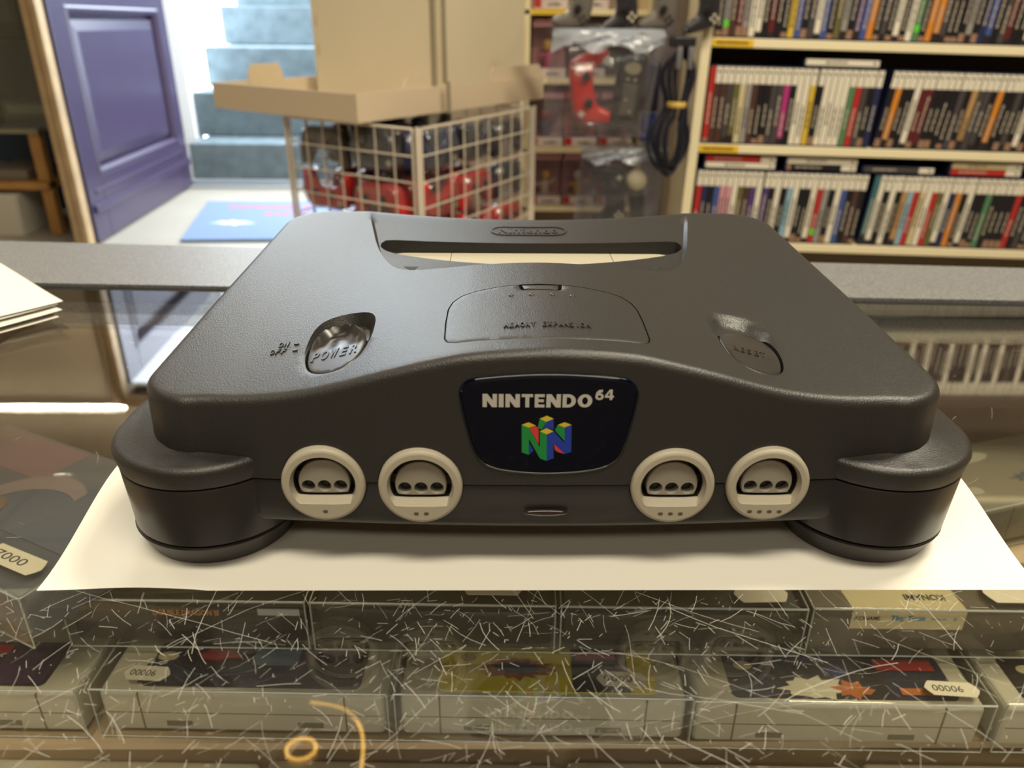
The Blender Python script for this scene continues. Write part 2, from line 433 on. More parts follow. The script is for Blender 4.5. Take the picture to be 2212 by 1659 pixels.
# controller ports: ring with a D shaped well, three pin holes, counting dots
def dshape(r, zb):
    a = math.asin(zb/r); return circle(0, 0, r, 40, a, PI-a)
for k, (px, pz) in enumerate(PORTS):
    y0 = float(wall(px)); yf = y0-1.9
    Mw = Matrix.Translation((px, 0, pz)) 
    D = resample(chaikin(dshape(8.9,-4.4), 1), .8); Dl = resample(chaikin(dshape(9.5,-6.2), 1), .8)
    m = MB()
    out = lambda r, y: [(px+p[0], y, pz+p[1]) for p in circle(0, 0, r, 60)]
    Pp, Tt, b_ = cdt(circle(0,0,10.9,60), [], 2.4, holes=[Dl])
    m.add([(px+p[0], yf, pz+p[1]) for p in Pp], Tt)
    m.rings([out(10.9,yf), out(11.5,yf+.15), out(11.9,yf+.6), out(12.05,yf+1.2), out(12.05,y0+4)], cap0=False, cap1=False)
    nd = len(Dl); D2 = resample(D, 1); 
    tt = np.linspace(0, 1, nd, endpoint=False)
    def atn(poly, nn):
        return resample(poly, np.linalg.norm(np.roll(poly,-1,0)-poly, axis=1).sum()/nn)[:nn]
    Dn = atn(np.array(D), nd)
    if len(Dn) < nd: Dn = np.vstack([Dn, Dn[-1:]])
    f3 = lambda q, y: [(px+p[0], y, pz+p[1]) for p in q]
    m.rings([f3(Dl, yf), f3(Dl, yf+.4), f3(Dn, yf+1.6), f3(Dn, yf+2.4)], cap0=False, cap1=False); m.rings([f3(Dn, yf+2.4), f3(Dn, y0+5.4)], mi=1, cap0=False, cap1=True)
    port = fix_normals(m.build('controller_port', [GREY, mat('port_well_shade', (46,43,38), .6)], console, scale=K, smooth=35))  # deep well walls coloured dark to imitate the shade in the recess
    ins = resample(chaikin(dshape(7.15,-3.3), 2), .7)
    holes = [circle(dx, -1.1, 1.95, 24) for dx in (-4.6, 0, 4.6)]
    Pp, Tt, b_ = cdt(ins, [], 1.8, holes=holes)
    m = MB(); yi = yf+1.9
    m.add([(px+p[0], yi, pz+p[1]) for p in Pp], Tt)
    q = offset(ins, -.25)
    m.rings([f3(ins, yi), f3(q, yi+.3), f3(q, y0+5.2)], cap0=False, cap1=False)
    for h in holes:
        m.rings([f3(h, yi), f3(h, yi+2.6)], cap0=False, cap1=False); m.rings([f3(circle(h[0][0]-1.95, -1.1, 1.95, 24), yi+2.6), f3(circle(h[0][0]-1.95,-1.1,.01,24), yi+2.61)], mi=1, cap0=False, cap1=False)
        for s_ in (0,): m.rings([f3(circle(h[0][0]-1.95, -1.1, .5, 10), yi+1.9), f3(circle(h[0][0]-1.95,-1.1,.5,10), yi+2.6)], mi=2, cap0=True, cap1=False)
    so = fix_normals(m.build('port_socket', [GREYD, DARK, mat('pin_metal', (70,66,60), .35, metal=1.)], port, scale=K, smooth=35))
    for j in range(k+1):
        dx = (j-k/2)*2.9
        MB().prism(circle(0,0,.75,14,ry=.55), 0, .06, M=Matrix.Translation((px+dx, yf-.03, pz-8.6)) @ Matrix.Rotation(PI/2, 4, 'X')).build('counting_dot', mat('dot_brown', (92,80,66), .6), port, scale=K)

# badge
BADGE = resample(chaikin([(-24.5,60.2),(-23.9,62.4),(-22.1,64.2),(-19.4,65),(-9.6,66),(-.4,66.4),(9.,66.1),(19.1,65.1),(21.6,64.2),(23.4,62.4),(24.1,60.2),(23.6,56.2),(22.5,50),(21.1,43.6),(19.9,40.4),(17.2,38.2),(13.5,36.9),(7.3,36),(0,35.7),(-7,36),(-13.8,36.9),(-17.3,38.3),(-19.8,40.7),(-21.3,44.6),(-23.2,52.5)], 2), 1.)
if area(BADGE) < 0: BADGE = BADGE[::-1]
NAVY = mat('badge_navy', (4,10,26), rough=.05, spec=.4)
m = MB()
rings = []
for ins_, dy in ((-.35,.0),(-.3,-.5),(.1,-.85),(.8,-1.05)):
    q = offset(BADGE, ins_); rings.append([(p[0], float(wallz(p[0],p[1]))+dy, p[1]) for p in q])
m.rings(rings, cap0=False, cap1=False)
Pp, Tt, b_ = cdt(offset(BADGE,.8), [], 2.2)
m.add([(p[0], float(wallz(p[0],p[1]))-1.05, p[1]) for p in Pp], Tt)
badge = fix_normals(m.build('logo_badge', NAVY, console, scale=K, smooth=50))
def on_badge(poly, mb, mi, lift=.02):
    Pp, Tt, b_ = cdt(poly if area(poly) > 0 else poly[::-1], [], 3.)
    mb.add([(p[0], float(wallz(p[0],p[1]))-1.06-lift, p[1]) for p in Pp], [t if True else t for t in Tt], mi)
EM = {'y':[[(-2.58,53.49),(-.67,54.42),(1.23,53.5),(-.71,52.56)],[(-7.5,51.61),(-5.63,52.39),(-3.68,51.41),(-5.51,50.73)],[(-2.48,49.63),(-.66,50.58),(1.31,49.64),(-.51,48.69)],[(2.44,51.63),(4.26,52.42),(6.22,51.64),(4.32,50.85)]],
'g':[[(-7.5,51.61),(-5.51,50.73),(-2.36,44.64),(-2.48,49.63),(-.51,48.69),(-.37,40.32),(-2.27,41.14),(-5.44,47.3),(-5.35,42.22),(-7.38,43.02)],[(2.44,51.63),(4.32,50.85),(4.48,46.53),(1.67,49.96)],[(-2.58,53.49),(-.71,52.56),(-1.9,50.21),(-3.11,50.63)]],
'b':[[(-.51,48.69),(1.31,49.64),(4.5,45.99),(4.32,50.85),(6.22,51.64),(6.44,43.21),(4.59,42.5),(1.43,45.99),(1.58,41.14),(-.37,40.32)],[(-5.33,45.98),(-4.11,43.57),(-5.26,42.38)],[(-.71,52.56),(1.23,53.5),(1.34,50.22),(-.66,50.69),(-1.66,50.21)]],
'r':[[(-5.37,50.62),(-3.68,51.41),(-2.82,50.21),(-2.71,45.61)],[(1.53,45.72),(4.59,42.5),(2.59,43.2),(1.87,43.85)]]}
m = MB()
for i, k in enumerate('ygbr'):
    for p in EM[k]: on_badge(p, m, i)
m.build('emblem', [mat('emblem_yellow',(222,196,46),.3), mat('emblem_green',(30,140,66),.3), mat('emblem_blue',(34,62,168),.3), mat('emblem_red',(214,66,62),.3)], badge, scale=K, label='four-colour cube emblem made of slanted N shapes')
# letters drawn as bold blocks, in a cell 1 wide and 1 high
LET = {'N':[[(0,0),(.3,0),(.3,.5),(.66,0),(1,0),(1,1),(.7,1),(.7,.5),(.34,1),(0,1)]],'I':[[(0,0),(1,0),(1,1),(0,1)]],'T':[[(.33,0),(.67,0),(.67,.78),(1,.78),(1,1),(0,1),(0,.78),(.33,.78)]],
'E':[[(0,0),(1,0),(1,.22),(.36,.22),(.36,.4),(.92,.4),(.92,.61),(.36,.61),(.36,.78),(1,.78),(1,1),(0,1)]]}
def arcs(cx, cy, rx, ry, a0, a1, n=14): return [(cx+rx*math.cos(a0+(a1-a0)*i/n), cy+ry*math.sin(a0+(a1-a0)*i/n)) for i in range(n+1)]
LET['D'] = [[(0,0),(.3,0),(.3,.22),(.3,.78),(.3,1),(0,1)], arcs(.42,.5,.58,.5,-PI/2,PI/2)+[(.3,1),(.3,.78)]+arcs(.42,.5,.25,.28,PI/2,-PI/2)+[(.3,.22),(.3,0)]]
LET['O'] = [arcs(.5,.5,.5,.5,-PI/2,PI/2)+arcs(.5,.5,.2,.28,PI/2,-PI/2), arcs(.5,.5,.5,.5,PI/2,1.5*PI)+arcs(.5,.5,.2,.28,1.5*PI,PI/2)]
LET['6'] = [arcs(.5,.33,.5,.33,-PI,PI*.75,20)+[(.3,.5)]+arcs(.5,.33,.2,.13,PI*.75,-PI,20), [(0,.33),(.3,.33),(.36,.62),(.86,.78),(.86,1),(.4,.97),(.1,.72)]]
LET['4'] = [[(.55,0),(.84,0),(.84,.22),(1,.22),(1,.42),(.84,.42),(.84,1),(.55,1),(.55,.42),(.55,.22)], [(0,.22),(.55,.22),(.55,.42),(.25,.42),(.55,.78),(.55,1),(.5,1),(0,.42)]]
m = MB()
def line(s, x, zb, h, ws, gap):
    for ch in s:
        w = ws[ch]
        for p in LET[ch]: on_badge([(x+a*w, zb+b*h) for a, b in p], m, 0)
        x += w+gap
line('NINTENDO', -18.2, 56.9, 3.95, {'N':3.9,'I':1.3,'T':3.05,'E':2.65,'D':3.6,'O':3.95}, .5)
line('64', 12.3, 59.1, 3.1, {'6':2.3,'4':2.45}, .3)
m.build('lettering', mat('badge_lettering', (196,192,184), .35), badge, scale=K)

# memory cover with its latch notch
nx = 7.2
dp = []
D_ = DOOR
i_top = [i for i in range(len(D_)) if D_[i][1] > 66 and abs(D_[i][0]) < nx]
keep = [tuple(D_[(i_top[-1]+1+k) % len(D_)]) for k in range(len(D_)-len(i_top))]
plate = keep+[(nx+.05,69.6),(nx-.5,64.6),(nx-1.3,63.6),(-nx+1.3,63.6),(-nx+.5,64.6),(-nx-.05,69.6)]
plate = resample(plate, .9)
if area(plate) < 0: plate = plate[::-1]
def slab(outline, zf, thick, bev, step=2.2):
    m = MB(); I_ = offset(outline, bev); Pp, Tt, b_ = cdt(I_, [], step); z = zf(Pp[:,0], Pp[:,1]); nn = len(outline)
    V = [(Pp[i,0],Pp[i,1],z[i]) for i in range(len(Pp))]; F = list(Tt); zb = np.array([z[i] for i in b_])
    for q, dz in ((offset(outline,bev*.3),.7*bev*.6),(outline, bev),(outline, thick)):
        b = len(V); V += [(q[i][0],q[i][1],zb[i]-dz) for i in range(nn)]
        pr = b_ if b == len(Pp) else list(range(b-nn, b))
        F += [(pr[i], b+i, b+(i+1)%nn, pr[(i+1)%nn]) for i in range(nn)]
    F.append([len(V)-nn+i for i in range(nn)][::-1])
    return m.add(V, F)
cover = fix_normals(slab(plate, lambda x, y: deck0(x, y)+.03, 2.6, .25).build('memory_cover', PL, console, scale=K, smooth=38))
lt = resample([(-5.6,65.2),(5.6,65.2),(6.2,69.4),(-6.2,69.4)], .8)
fix_normals(slab(lt, lambda x, y: deck0(x, y)-.1, 2.4, .25).build('latch', PL, cover, scale=K, smooth=38))
for dx, dy in ((-10,58),(-3.4,58.3),(3.3,58.4),(9.8,57.8)):
    z0 = float(deck0(dx, dy)); m = MB()
    m.rings([[(dx+p[0],dy+p[1],z0+h) for p in circle(0,0,r,16)] for r, h in ((.95,-.1),(.85,.2),(.5,.42),(.15,.48))])
    fix_normals(m.build('grip_dot', PL, cover, scale=K, smooth=60))
def surf_matrix(x, y, rotz=0., lift=0., zf=deck0):
    e = .5; z = float(zf(x, y)); dx = (float(zf(x+e, y))-z)/e; dy = (float(zf(x, y+e))-z)/e
    u = Vector((1,0,dx)).normalized(); v = Vector((0,1,dy)); v = (v-u*v.dot(u)).normalized(); w = u.cross(v)
    return Matrix(((u.x,v.x,w.x,x),(u.y,v.y,w.y,y),(u.z,v.z,w.z,z+lift),(0,0,0,1))) @ Matrix.Rotation(rotz, 4, 'Z')
m = MB()
wds = 'MEMORY EXPANSION'; xx = -12.6
adv = 25.4/len(wds)
for i, ch in enumerate(wds):
    if ch != ' ': text(m, ch, 4, surf_matrix(xx+adv*(i+.5), 29.8, 0, -.02), depth=.45, bold=.09, fit=(adv*(.26 if ch == 'I' else .8), 3.9), shear=0)
m.build('lettering', PL, cover, scale=K)

# power slider and reset button
def power_z(x, y):
    x = np.asarray(x, float); y = np.asarray(y, float)
    d = sdist(BUT[-1], np.c_[np.atleast_1d(x).ravel(), np.atleast_1d(y).ravel()]).reshape(x.shape if x.shape else (1,)); d = d if x.shape else d[0]
    return deck0(x, y)-.3+2.1*np.exp(-((d-1.7)/1.3)**2)*sm((y-38)/7)-.7*np.exp(-((d-6.)/2.6)**2)*sm((y-36)/7)
pw = fix_normals(slab(BUT[-1], power_z, 4.6, .5, 1.3).build('power_switch', PLS, console, scale=K, smooth=50))
def rs_z(x, y): return deck0(x, y)-.35-1.3*sm((y-34)/20)
rsb = fix_normals(slab(BUT[1], rs_z, 3.4, .45, 1.3).build('reset_button', PLS, console, scale=K, smooth=50))
def word(s, cx, cy, h, w, zf, parent, rot=0., mtl=PLS, depth=.26):
    m = MB(); adv = w/len(s)
    for i, ch in enumerate(s):
        o = (i+.5)*adv-w/2; x = cx+o*math.cos(rot); y = cy+o*math.sin(rot)
        text(m, ch, 4, surf_matrix(x, y, rot, -.03, zf), depth=depth, bold=.1, fit=(adv*.78, h), shear=.15)
    return m.build('lettering', mtl, parent, scale=K)
word('POWER', -63.2, 34.5, 6.4, 14.4, power_z, pw, .06)
word('RESET', 62.4, 36.5, 4.2, 10.5, rs_z, rsb, -.12)
word('ON', -81.2, 45.3, 3.4, 3.6, deck0, upper, .05, PL, .35); word('OFF', -81.9, 40.6, 3.4, 5.2, deck0, upper, .05, PL, .35)
for x, y in ((-77.2,45),(-76.6,40.4)):
    MB().prism(rrect(-.8,.8,-.5,.5,.45,4), -.05, .35, M=surf_matrix(x, y)).build('position_tick', PL, upper, scale=K)

# dust flap in the cartridge slot, vent notches, oval maker's mark
m = MB()
for x0, x1 in ((-61,-35.15),(-34.85,34.85),(35.15,61)):
    pr = []
    for x in np.linspace(x0, x1, 14):
        yf_ = float(slot_front(min(abs(x),60)))+1.2; yb = 153.6-(3.5*max(0,(abs(x)-55)/6)**2)
        pr.append([(x,yf_,57.9),(x,yf_,58.7),(x,yf_+.6,59.1),(x,yb-.4,59.2),(x,yb,58.7),(x,yb,57.9)])
    m.rings(pr)
fix_normals(m.build('dust_flap', mat('flap_cream', (172,165,146), .4), console, scale=K, smooth=40))
for s in (-1, 1):
    m = MB()
    for tri in ([(49.*s,121.),(53.*s,125.6),(47.*s,125.6)], [(43.5*s,119.6),(46.4*s,122.6),(42.*s,122.6)]):
        m.rings([[(x, y, float(scoop_floor(x,y))+h) for x, y in tri] for h in (-.3, .08)])
    m.build('vent_notch', DARK, console, scale=K)
def scz(x, y): return scoop_floor(x, y)
m = MB(); O1 = rrect(-17.6,17.6,165.8,178.2,6.1,10); I1 = offset(resample(O1,1.), .9); O1 = resample(O1, 1.)
def onfl(q, l): return [(p[0]-.6, p[1], float(scz(p[0], p[1]))+l) for p in q]
O2 = O1; I2 = offset(O1, .9)
m.rings([onfl(O2,-.1), onfl(O2,.35), onfl(I2,.35), onfl(I2,-.1)], cap0=False, cap1=False)
mk = fix_normals(m.build('oval_mark', PL, console, scale=K))
m = MB(); wds = 'Nintendo'; ws = [1.25,.5,1.,.65,.95,1.,1.05,1.]; tot = sum(ws); x = -14.6
for ch, w in zip(wds, ws):
    aw = 28./tot*w
    tall = ch in 'Nitd'
    text(m, ch, 5, surf_matrix(x+aw/2-.1, 171.6+(.6 if tall else -.2), 0, -.03, scz), depth=.35, bold=.12, fit=(aw*.82, 7.2 if tall else 5.6))
    x += aw
m.build('lettering', PL, mk, scale=K)
# power lamp
m = MB(); m.rings([[(p[0], float(wall(p[0]))-dy, 22.4+p[1]) for p in circle(0,0,6.2*s_,40,ry=.95*s_)] for s_, dy in ((1.04,-.3),(1.02,.35),(.9,.6),(.5,.75),(.05,.8))])
fix_normals(m.build('power_lamp', mat('lamp_dark', (42,32,32), .12, coat=.6), console, scale=K, smooth=60))
# ------------------------------------------------------------------ counter, mat, paper
FLZ = -.65
WARMW = mat('warm_white_paint', (236,226,200), .6)
KRAFT = mat('kraft_board', (216,192,160), .75, var=.12, vscale=6)
LAM = speckle_mat('speckled_laminate', (84,84,88), (136,135,134), 650, .45)
CASEIN = mat('case_interior', (52,48,46), .7)
GAPM = mat('gap_shade', (22,21,20), .5)
GLASS = clear_mat('counter_glass', (252,252,249))
def rimy(x, far): return (.3905-.078*(x+.2915)) if far else (.2903-.0425*(x+.1844))
counter = thing('display_counter', 'glass-topped shop counter with a speckled grey laminate border at the back', 'counter', (0,0,FLZ))
def cpart(mb, name, m, **k):
    for i, v in enumerate(mb.v): mb.v[i] = (v[0], v[1], v[2]-FLZ)
    return mb.build(name, m, counter, **k)
X0, X1 = -.95, 1.15
cpart(MB().prism([(X0,rimy(X0,0)),(X1,rimy(X1,0)),(X1,rimy(X1,1)),(X0,rimy(X0,1))], -.030, -.0012), 'laminate_border', LAM)
cpart(MB().prism([(X0,rimy(X0,0)-.0045),(X1,rimy(X1,0)-.0045),(X1,rimy(X1,0)),(X0,rimy(X0,0))], -.012, -.0034), 'gap_strip', GAPM)  # dark strip standing in for the shaded gap between border and glass
cpart(MB().prism([(X0,-.42),(X1,-.42),(X1,rimy(X1,0)-.0046),(X0,rimy(X0,0)-.0046)], -.0112, -.0032), 'glass_top', GLASS)
cpart(MB().prism([(X0,-.44),(X1,-.44),(X1,-.42),(X0,-.42)], -.03, -.002), 'front_rail', LAM)
cpart(MB().prism([(X0,rimy(X0,1)-.03),(X1,rimy(X1,1)-.03),(X1,rimy(X1,1)-.01),(X0,rimy(X0,1)-.01)], FLZ+.001, -.0302), 'back_panel', mat('case_back_brown', (124,102,80), .7))
cpart(MB().box(X0,X0+.02,-.42,.34,FLZ+.001,-.0302).box(X1-.02,X1,-.42,.24,FLZ+.001,-.0302), 'side_panel', CASEIN)
cpart(MB().box(X0+.02,X1-.02,-.42,.26,-.32,-.30), 'case_shelf', CASEIN)
cpart(MB().box(X0+.02,X1-.02,-.435,-.42,FLZ+.001,-.0302), 'front_panel', CASEIN)
cpart(MB().rbox(-.8,.8,-.4185,-.400,-.046,-.034,.002), 'case_lamp', mat('lamp_housing', (190,190,186), .4))
# tiered stand below the glass
tier = thing('tiered_stand', 'brown stepped stand under the glass carrying the boxed cartridges', 'display stand', (0,0,-.3))
MB().box(-.9,.80,-.10,.255,.001,.106).build('lower_step', KRAFT, tier)
MB().box(-.9,.80,.079,.2549,.1062,.1425).build('middle_step', KRAFT, tier)
MB().box(-.9,.80,.1725,.2548,.1427,.174).build('upper_step', KRAFT, tier)

# scratched clear mat
MATG = clear_mat('mat_plastic', (253,252,249), rough=.008, r0=.045, haze=.004, hazec=(225,215,200), gain=2.2)
def maty(x): return .2168-.0545*(x+.181)
mp = [(-.27,-.30),(.70,-.30),(.70,maty(.70)),(-.252,maty(-.252)-.0005),(-.262,maty(-.262)-.004),(-.268,maty(-.268)-.011),(-.27,maty(-.27)-.02)]
cmat = tag(MB().prism(mp, -.003, 0).build('counter_mat', MATG), 'large clear scratched plastic mat lying on the glass counter under the paper', 'desk mat')
SCR = mat('scratch_white', (205,203,196), .35, spec=.8)
m = MB(); r = random.Random(5)
def scratch(x, y, a, L, w, bend):
    n = 1 if L < .004 else (3 if L < .012 else 6); pts = []
    for k in range(n+1):
        pts.append((x, y)); x += math.cos(a)*L/n; y += math.sin(a)*L/n; a += bend/n+r.gauss(0,.05)
    for k in range(n):
        (ax, ay), (bx, by) = pts[k], pts[k+1]; d = math.hypot(bx-ax, by-ay)+1e-9; nx, ny = -(by-ay)/d*w/2, (bx-ax)/d*w/2
        m.add([(ax-nx,ay-ny,.00004),(bx-nx,by-ny,.00004),(bx+nx,by+ny,.00004),(ax+nx,ay+ny,.00004)], [(0,1,2,3)])
for k in range(2500):
    y = -.004-abs(r.gauss(0,.055)) if r.random() < .86 else r.uniform(0, .2)
    x = r.uniform(-.23, .26) if r.random() < .6 else r.gauss(-.02, .09)
    if y > -.004 and -.148 < x < .15: continue
    L = min(.055, r.expovariate(1/.0034))+.0006
    scratch(x, y, r.choice((r.uniform(0,PI), r.gauss(.8,.35), r.gauss(2.1,.35))), L, r.choice((.00003,.00004,.00006,.00008)), r.gauss(0,.25))
for k in range(30):
    scratch(r.uniform(-.2,.2), r.uniform(-.09,-.005), r.choice((r.gauss(.75,.3), r.gauss(2.4,.3))), r.uniform(.025,.07), r.choice((.00005,.00007,.0001)), r.gauss(0,.2))
for k in range(260):
    x, y = r.uniform(-.24,.24), r.uniform(-.12,-.003); m.add([(x-.00012,y,.00004),(x,y-.00012,.00004),(x+.00012,y,.00004),(x,y+.00012,.00004)], [(0,1,2,3)])
sc = m.build('scratch_marks', SCR, cmat, kind='stuff')

# sheet of paper under the console, its sides curling up a little towards the back
PAPER = mat('white_paper', (234,230,220), .75)
def paper_z(x, y):
    e = abs(x+.0008)-.1295
    z = .00008
    if e > 0: z += .0088*min(1, e/.019)**1.3*float(sm(np.array((y-.002)/.055)))
    if x < -.1: z += .0012*math.exp(-((x+.12)/.018)**2)*math.exp(-(y/.007)**2)
    return z
m = MB(); nxx, nyy = 90, 60; vs = []
for j in range(nyy+1):
    for i in range(nxx+1):
        x = -.1487+.297*i/nxx; y = .0002+.205*j/nyy; vs.append((x, y, paper_z(x, y)))
m.add(vs, [(j*(nxx+1)+i, j*(nxx+1)+i+1, (j+1)*(nxx+1)+i+1, (j+1)*(nxx+1)+i) for j in range(nyy) for i in range(nxx)])
tag(m.build('paper_sheet', PAPER, smooth=60), 'plain white sheet of paper lying under the dark game console', 'paper')

# fanned papers at the far end of the counter
POS = ['bottom','second from bottom','third from bottom','third from top','second from top','top']
for k in range(6):
    m = MB(); n = 14; vs = []; ang = math.radians(136.5+(4,-3,5,-1,3,0)[k])
    tx, ty = -.2570+(.000,-.003,.001,-.006,-.003,-.001)[k], .2300+(-.006,.001,-.003,.004,.001,.003)[k]
    ca, sa = math.cos(ang), math.sin(ang)
    for j in range(n+1):
        for i in range(n+1):
            u, v = .21*i/n, .148*j/n
            z = .0012+.0013*k+.0012*math.exp(-(u+v)/.03)+.0005*math.sin(u*30+k)
            vs.append((tx+u*ca-v*sa, ty+u*sa+v*ca, z))
    m.add(vs, [(j*(n+1)+i, j*(n+1)+i+1, (j+1)*(n+1)+i+1, (j+1)*(n+1)+i) for j in range(n) for i in range(n)])
    o = m.build('loose_paper', PAPER, smooth=60)
    tag(o, 'white paper, %s of the six fanned sheets lying on the counter' % POS[k], 'paper', 'fanned papers on the counter')

# ------------------------------------------------------------------ boxed cartridges under the glass
CLEAR = clear_mat('box_plastic', (251,251,248), rough=.05, r0=.05, haze=.005, hazec=(200,205,200))
EDGE = mat('edge_highlight_pale', (190,196,194), .2, spec=.8)
SGREY = mat('cartridge_grey', (196,192,178), .55); SGROOVE = mat('cartridge_groove', (120,112,96), .7)
BLK = mat('cartridge_black', (20,19,18), .5); TAG = mat('tag_paper', (232,226,208), .7); INK = mat('ink', (44,42,44), .7)
def clear_box(name, label, loc, rz, w, d, h, group):
    """hollow clear protector, front face at local y 0, standing on local z 0"""
    o = thing(name, label, 'protector box', loc, (0,0,rz), group)
    t = .0005
    MB().rbox(-w/2,w/2,0,d,.0002,h,.0016,2).build('clear_shell', CLEAR, o, smooth=40)
    e = MB(); e.tube([(-w/2+.001,.0006,h-.0007),(w/2-.001,.0006,h-.0007)], .00055, 6); e.tube([(-w/2+.0007,.0008,h-.0008),(-w/2+.0007,d-.001,h-.0008)], .0004, 6); e.tube([(w/2-.0007,.0008,h-.0008),(w/2-.0007,d-.001,h-.0008)], .0004, 6)
    e.tube([(-w/2+.001,.0006,.001),(w/2-.001,.0006,.001)], .0004, 6); e.tube([(-w/2+.0008,.0008,.001),(-w/2+.0008,.0008,h-.001)], .0004, 6); e.tube([(w/2-.0008,.0008,.001),(w/2-.0008,.0008,h-.001)], .0004, 6)
    e.build('edge_highlight', EDGE, o)  # pale bars drawn as the bright highlights along the box edges
    return o
def price_tag(parent, x, y, z, w, h, s, rot=0., scallop=True):
    p = [(-w/2+.003,-h/2),(w/2-.003,-h/2),(w/2-.0012,-h/4),(w/2,0),(w/2-.0012,h/4),(w/2-.003,h/2),(-w/2+.003,h/2),(-w/2+.0012,h/4),(-w/2,0),(-w/2+.0012,-h/4)]
    M_ = Matrix.Translation((x,y,z)) @ Matrix.Rotation(rot, 4, 'Z')
    t = MB().prism(p, 0, .0002, M=M_).build('price_tag', TAG, parent)
    if s: text(MB(), s, .006, M_ @ Matrix.Translation((-.002,0,.0002)), depth=.0001, fit=(w*.55, h*.42)).build('lettering', INK, t)
    return t
def blob(n, r0, r1, seed, ry=1.):
    q = random.Random(seed); return [((r0 if i % 2 else r1)*q.uniform(.8,1.15)*math.cos(2*PI*i/n), ry*(r0 if i % 2 else r1)*q.uniform(.8,1.15)*math.sin(2*PI*i/n)) for i in range(n)]
def snes_cart(loc, rz, label, art):
    o = thing('game_cartridge', label, 'game cartridge', loc, (0,0,rz), 'grey cartridges in clear boxes')
    m = MB(); m.rbox(-.0665,.0665,.003,.085,.0012,.0265,.003,3)
    for x in (-.048,.048): m.box(x-.0004,x+.0004,.0028,.004,.003,.0255,1)
    m.box(-.064,.064,.0028,.004,.0135,.0139,1)
    for x in (-.031,.031): m.box(x-.006,x+.006,.0026,.004,.0055,.0085,1); 
    m.build('body', [SGREY, SGROOVE], o, smooth=40)
    mats = [mat('art_%d_%d_%d' % c, c, .35) for c in art['cols']]
    m = MB(); x0, x1 = art['x']; 
    m.prism(rrect(x0,x1,.0065,.034,.003,5), .0266, .0269)
    for i, (kind, *a) in enumerate(art['shapes']):
        z = .02695+.00006*i; ci = a[-1]
        if kind == 'rect': m.prism([(a[0],a[2]),(a[1],a[2]),(a[1],a[3]),(a[0],a[3])], z, z+.00005, ci)
        elif kind == 'oval': m.prism(circle(a[0],a[1],a[2],20,ry=a[3]), z, z+.00005, ci)
        elif kind == 'blob': m.prism([(a[0]+p[0],a[1]+p[1]) for p in blob(a[4],a[2],a[3],i+3,a[5])], z, z+.00005, ci)
    m.build('label', mats, o)
    return o
NAVYC=(36,40,66); DK=(40,34,40); RED=(170,52,48); YEL=(246,230,60); ORG=(190,110,52); BLU=(48,62,120); CRM=(206,196,160); PUR=(70,42,84); GRN=(60,90,60); LBL=(120,140,168); WHT=(214,208,190)
ARTS = [
 dict(x=(-.062,.050), cols=[DK,RED,PUR,GRN,CRM], shapes=[('rect',-.02,.03,.026,.032,1),('rect',.022,.048,.008,.033,2),('blob',.01,.018,.004,.009,11,.6,3)]),
 dict(x=(-.048,.055), cols=[DK,CRM,RED,LBL,PUR,NAVYC], shapes=[('rect',-.05,.054,.008,.02,5),('oval',-.042,.025,.005,.003,1),('blob',-.018,.026,.008,.012,13,.4,2),('rect',.0,.022,.02,.03,3),('rect',.024,.052,.02,.03,4)]),
 dict(x=(-.049,.053), cols=[YEL,ORG,BLU,NAVYC,RED,(176,150,48)], shapes=[('rect',.014,.041,.0068,.0337,3),('rect',.016,.036,.027,.032,4),('blob',-.013,.0205,.0135,.019,31,.42,1),('blob',-.012,.021,.0095,.0135,23,.32,2),('oval',-.036,.027,.004,.0025,5)]),
 dict(x=(-.049,.056), cols=[NAVYC,CRM,DK,WHT,RED,BLU,ORG], shapes=[('rect',-.03,.026,.0068,.0335,2),('oval',-.04,.026,.0045,.0028,1),('blob',-.01,.013,.012,.017,19,.45,3),('blob',.008,.012,.006,.01,13,.6,6),('rect',-.028,.0,.029,.032,5),('blob',.004,.023,.004,.007,11,.6,5),('rect',.024,.052,.024,.031,4),('rect',.03,.05,.009,.013,6)]),
 dict(x=(-.056,.05), cols=[DK,CRM,GRN], shapes=[('oval',-.045,.026,.0045,.0028,1),('rect',-.03,.04,.012,.022,2)]),
]
R1 = [(-.276,.0826,'red and purple label'),(-.1335,.0802,'dark navy label with a small red splash'),(.0067,.0768,'yellow label'),(.1437,.0722,'picture label with a red strip'),(.2855,.0688,'plain dark green label')]
TAGS = [None,(-.045,.010,.022,.0085,'00006'),(.037,.011,.024,.0085,'0000'),(.052,.0095,.025,.0085,'00006'),None]
for k, (x, y, lab) in enumerate(R1):
    rz = -.026
    b = clear_box('cartridge_box', 'clear box in the front row over the %s' % lab, (x,y,-.1570), rz, .1385, .086, .0312, 'clear boxes in the front row under the glass')
    snes_cart((x,y,-.1568), rz, 'grey cartridge with a %s, front row' % lab, ARTS[k])
    if TAGS[k]: t = TAGS[k]; price_tag(b, t[0], t[1], .0313, t[2], t[3], t[4], (-.05,-.03,-.06)[k-1])
    elif k == 0: price_tag(b, .012, .012, .0313, .022, .0085, '', .05)
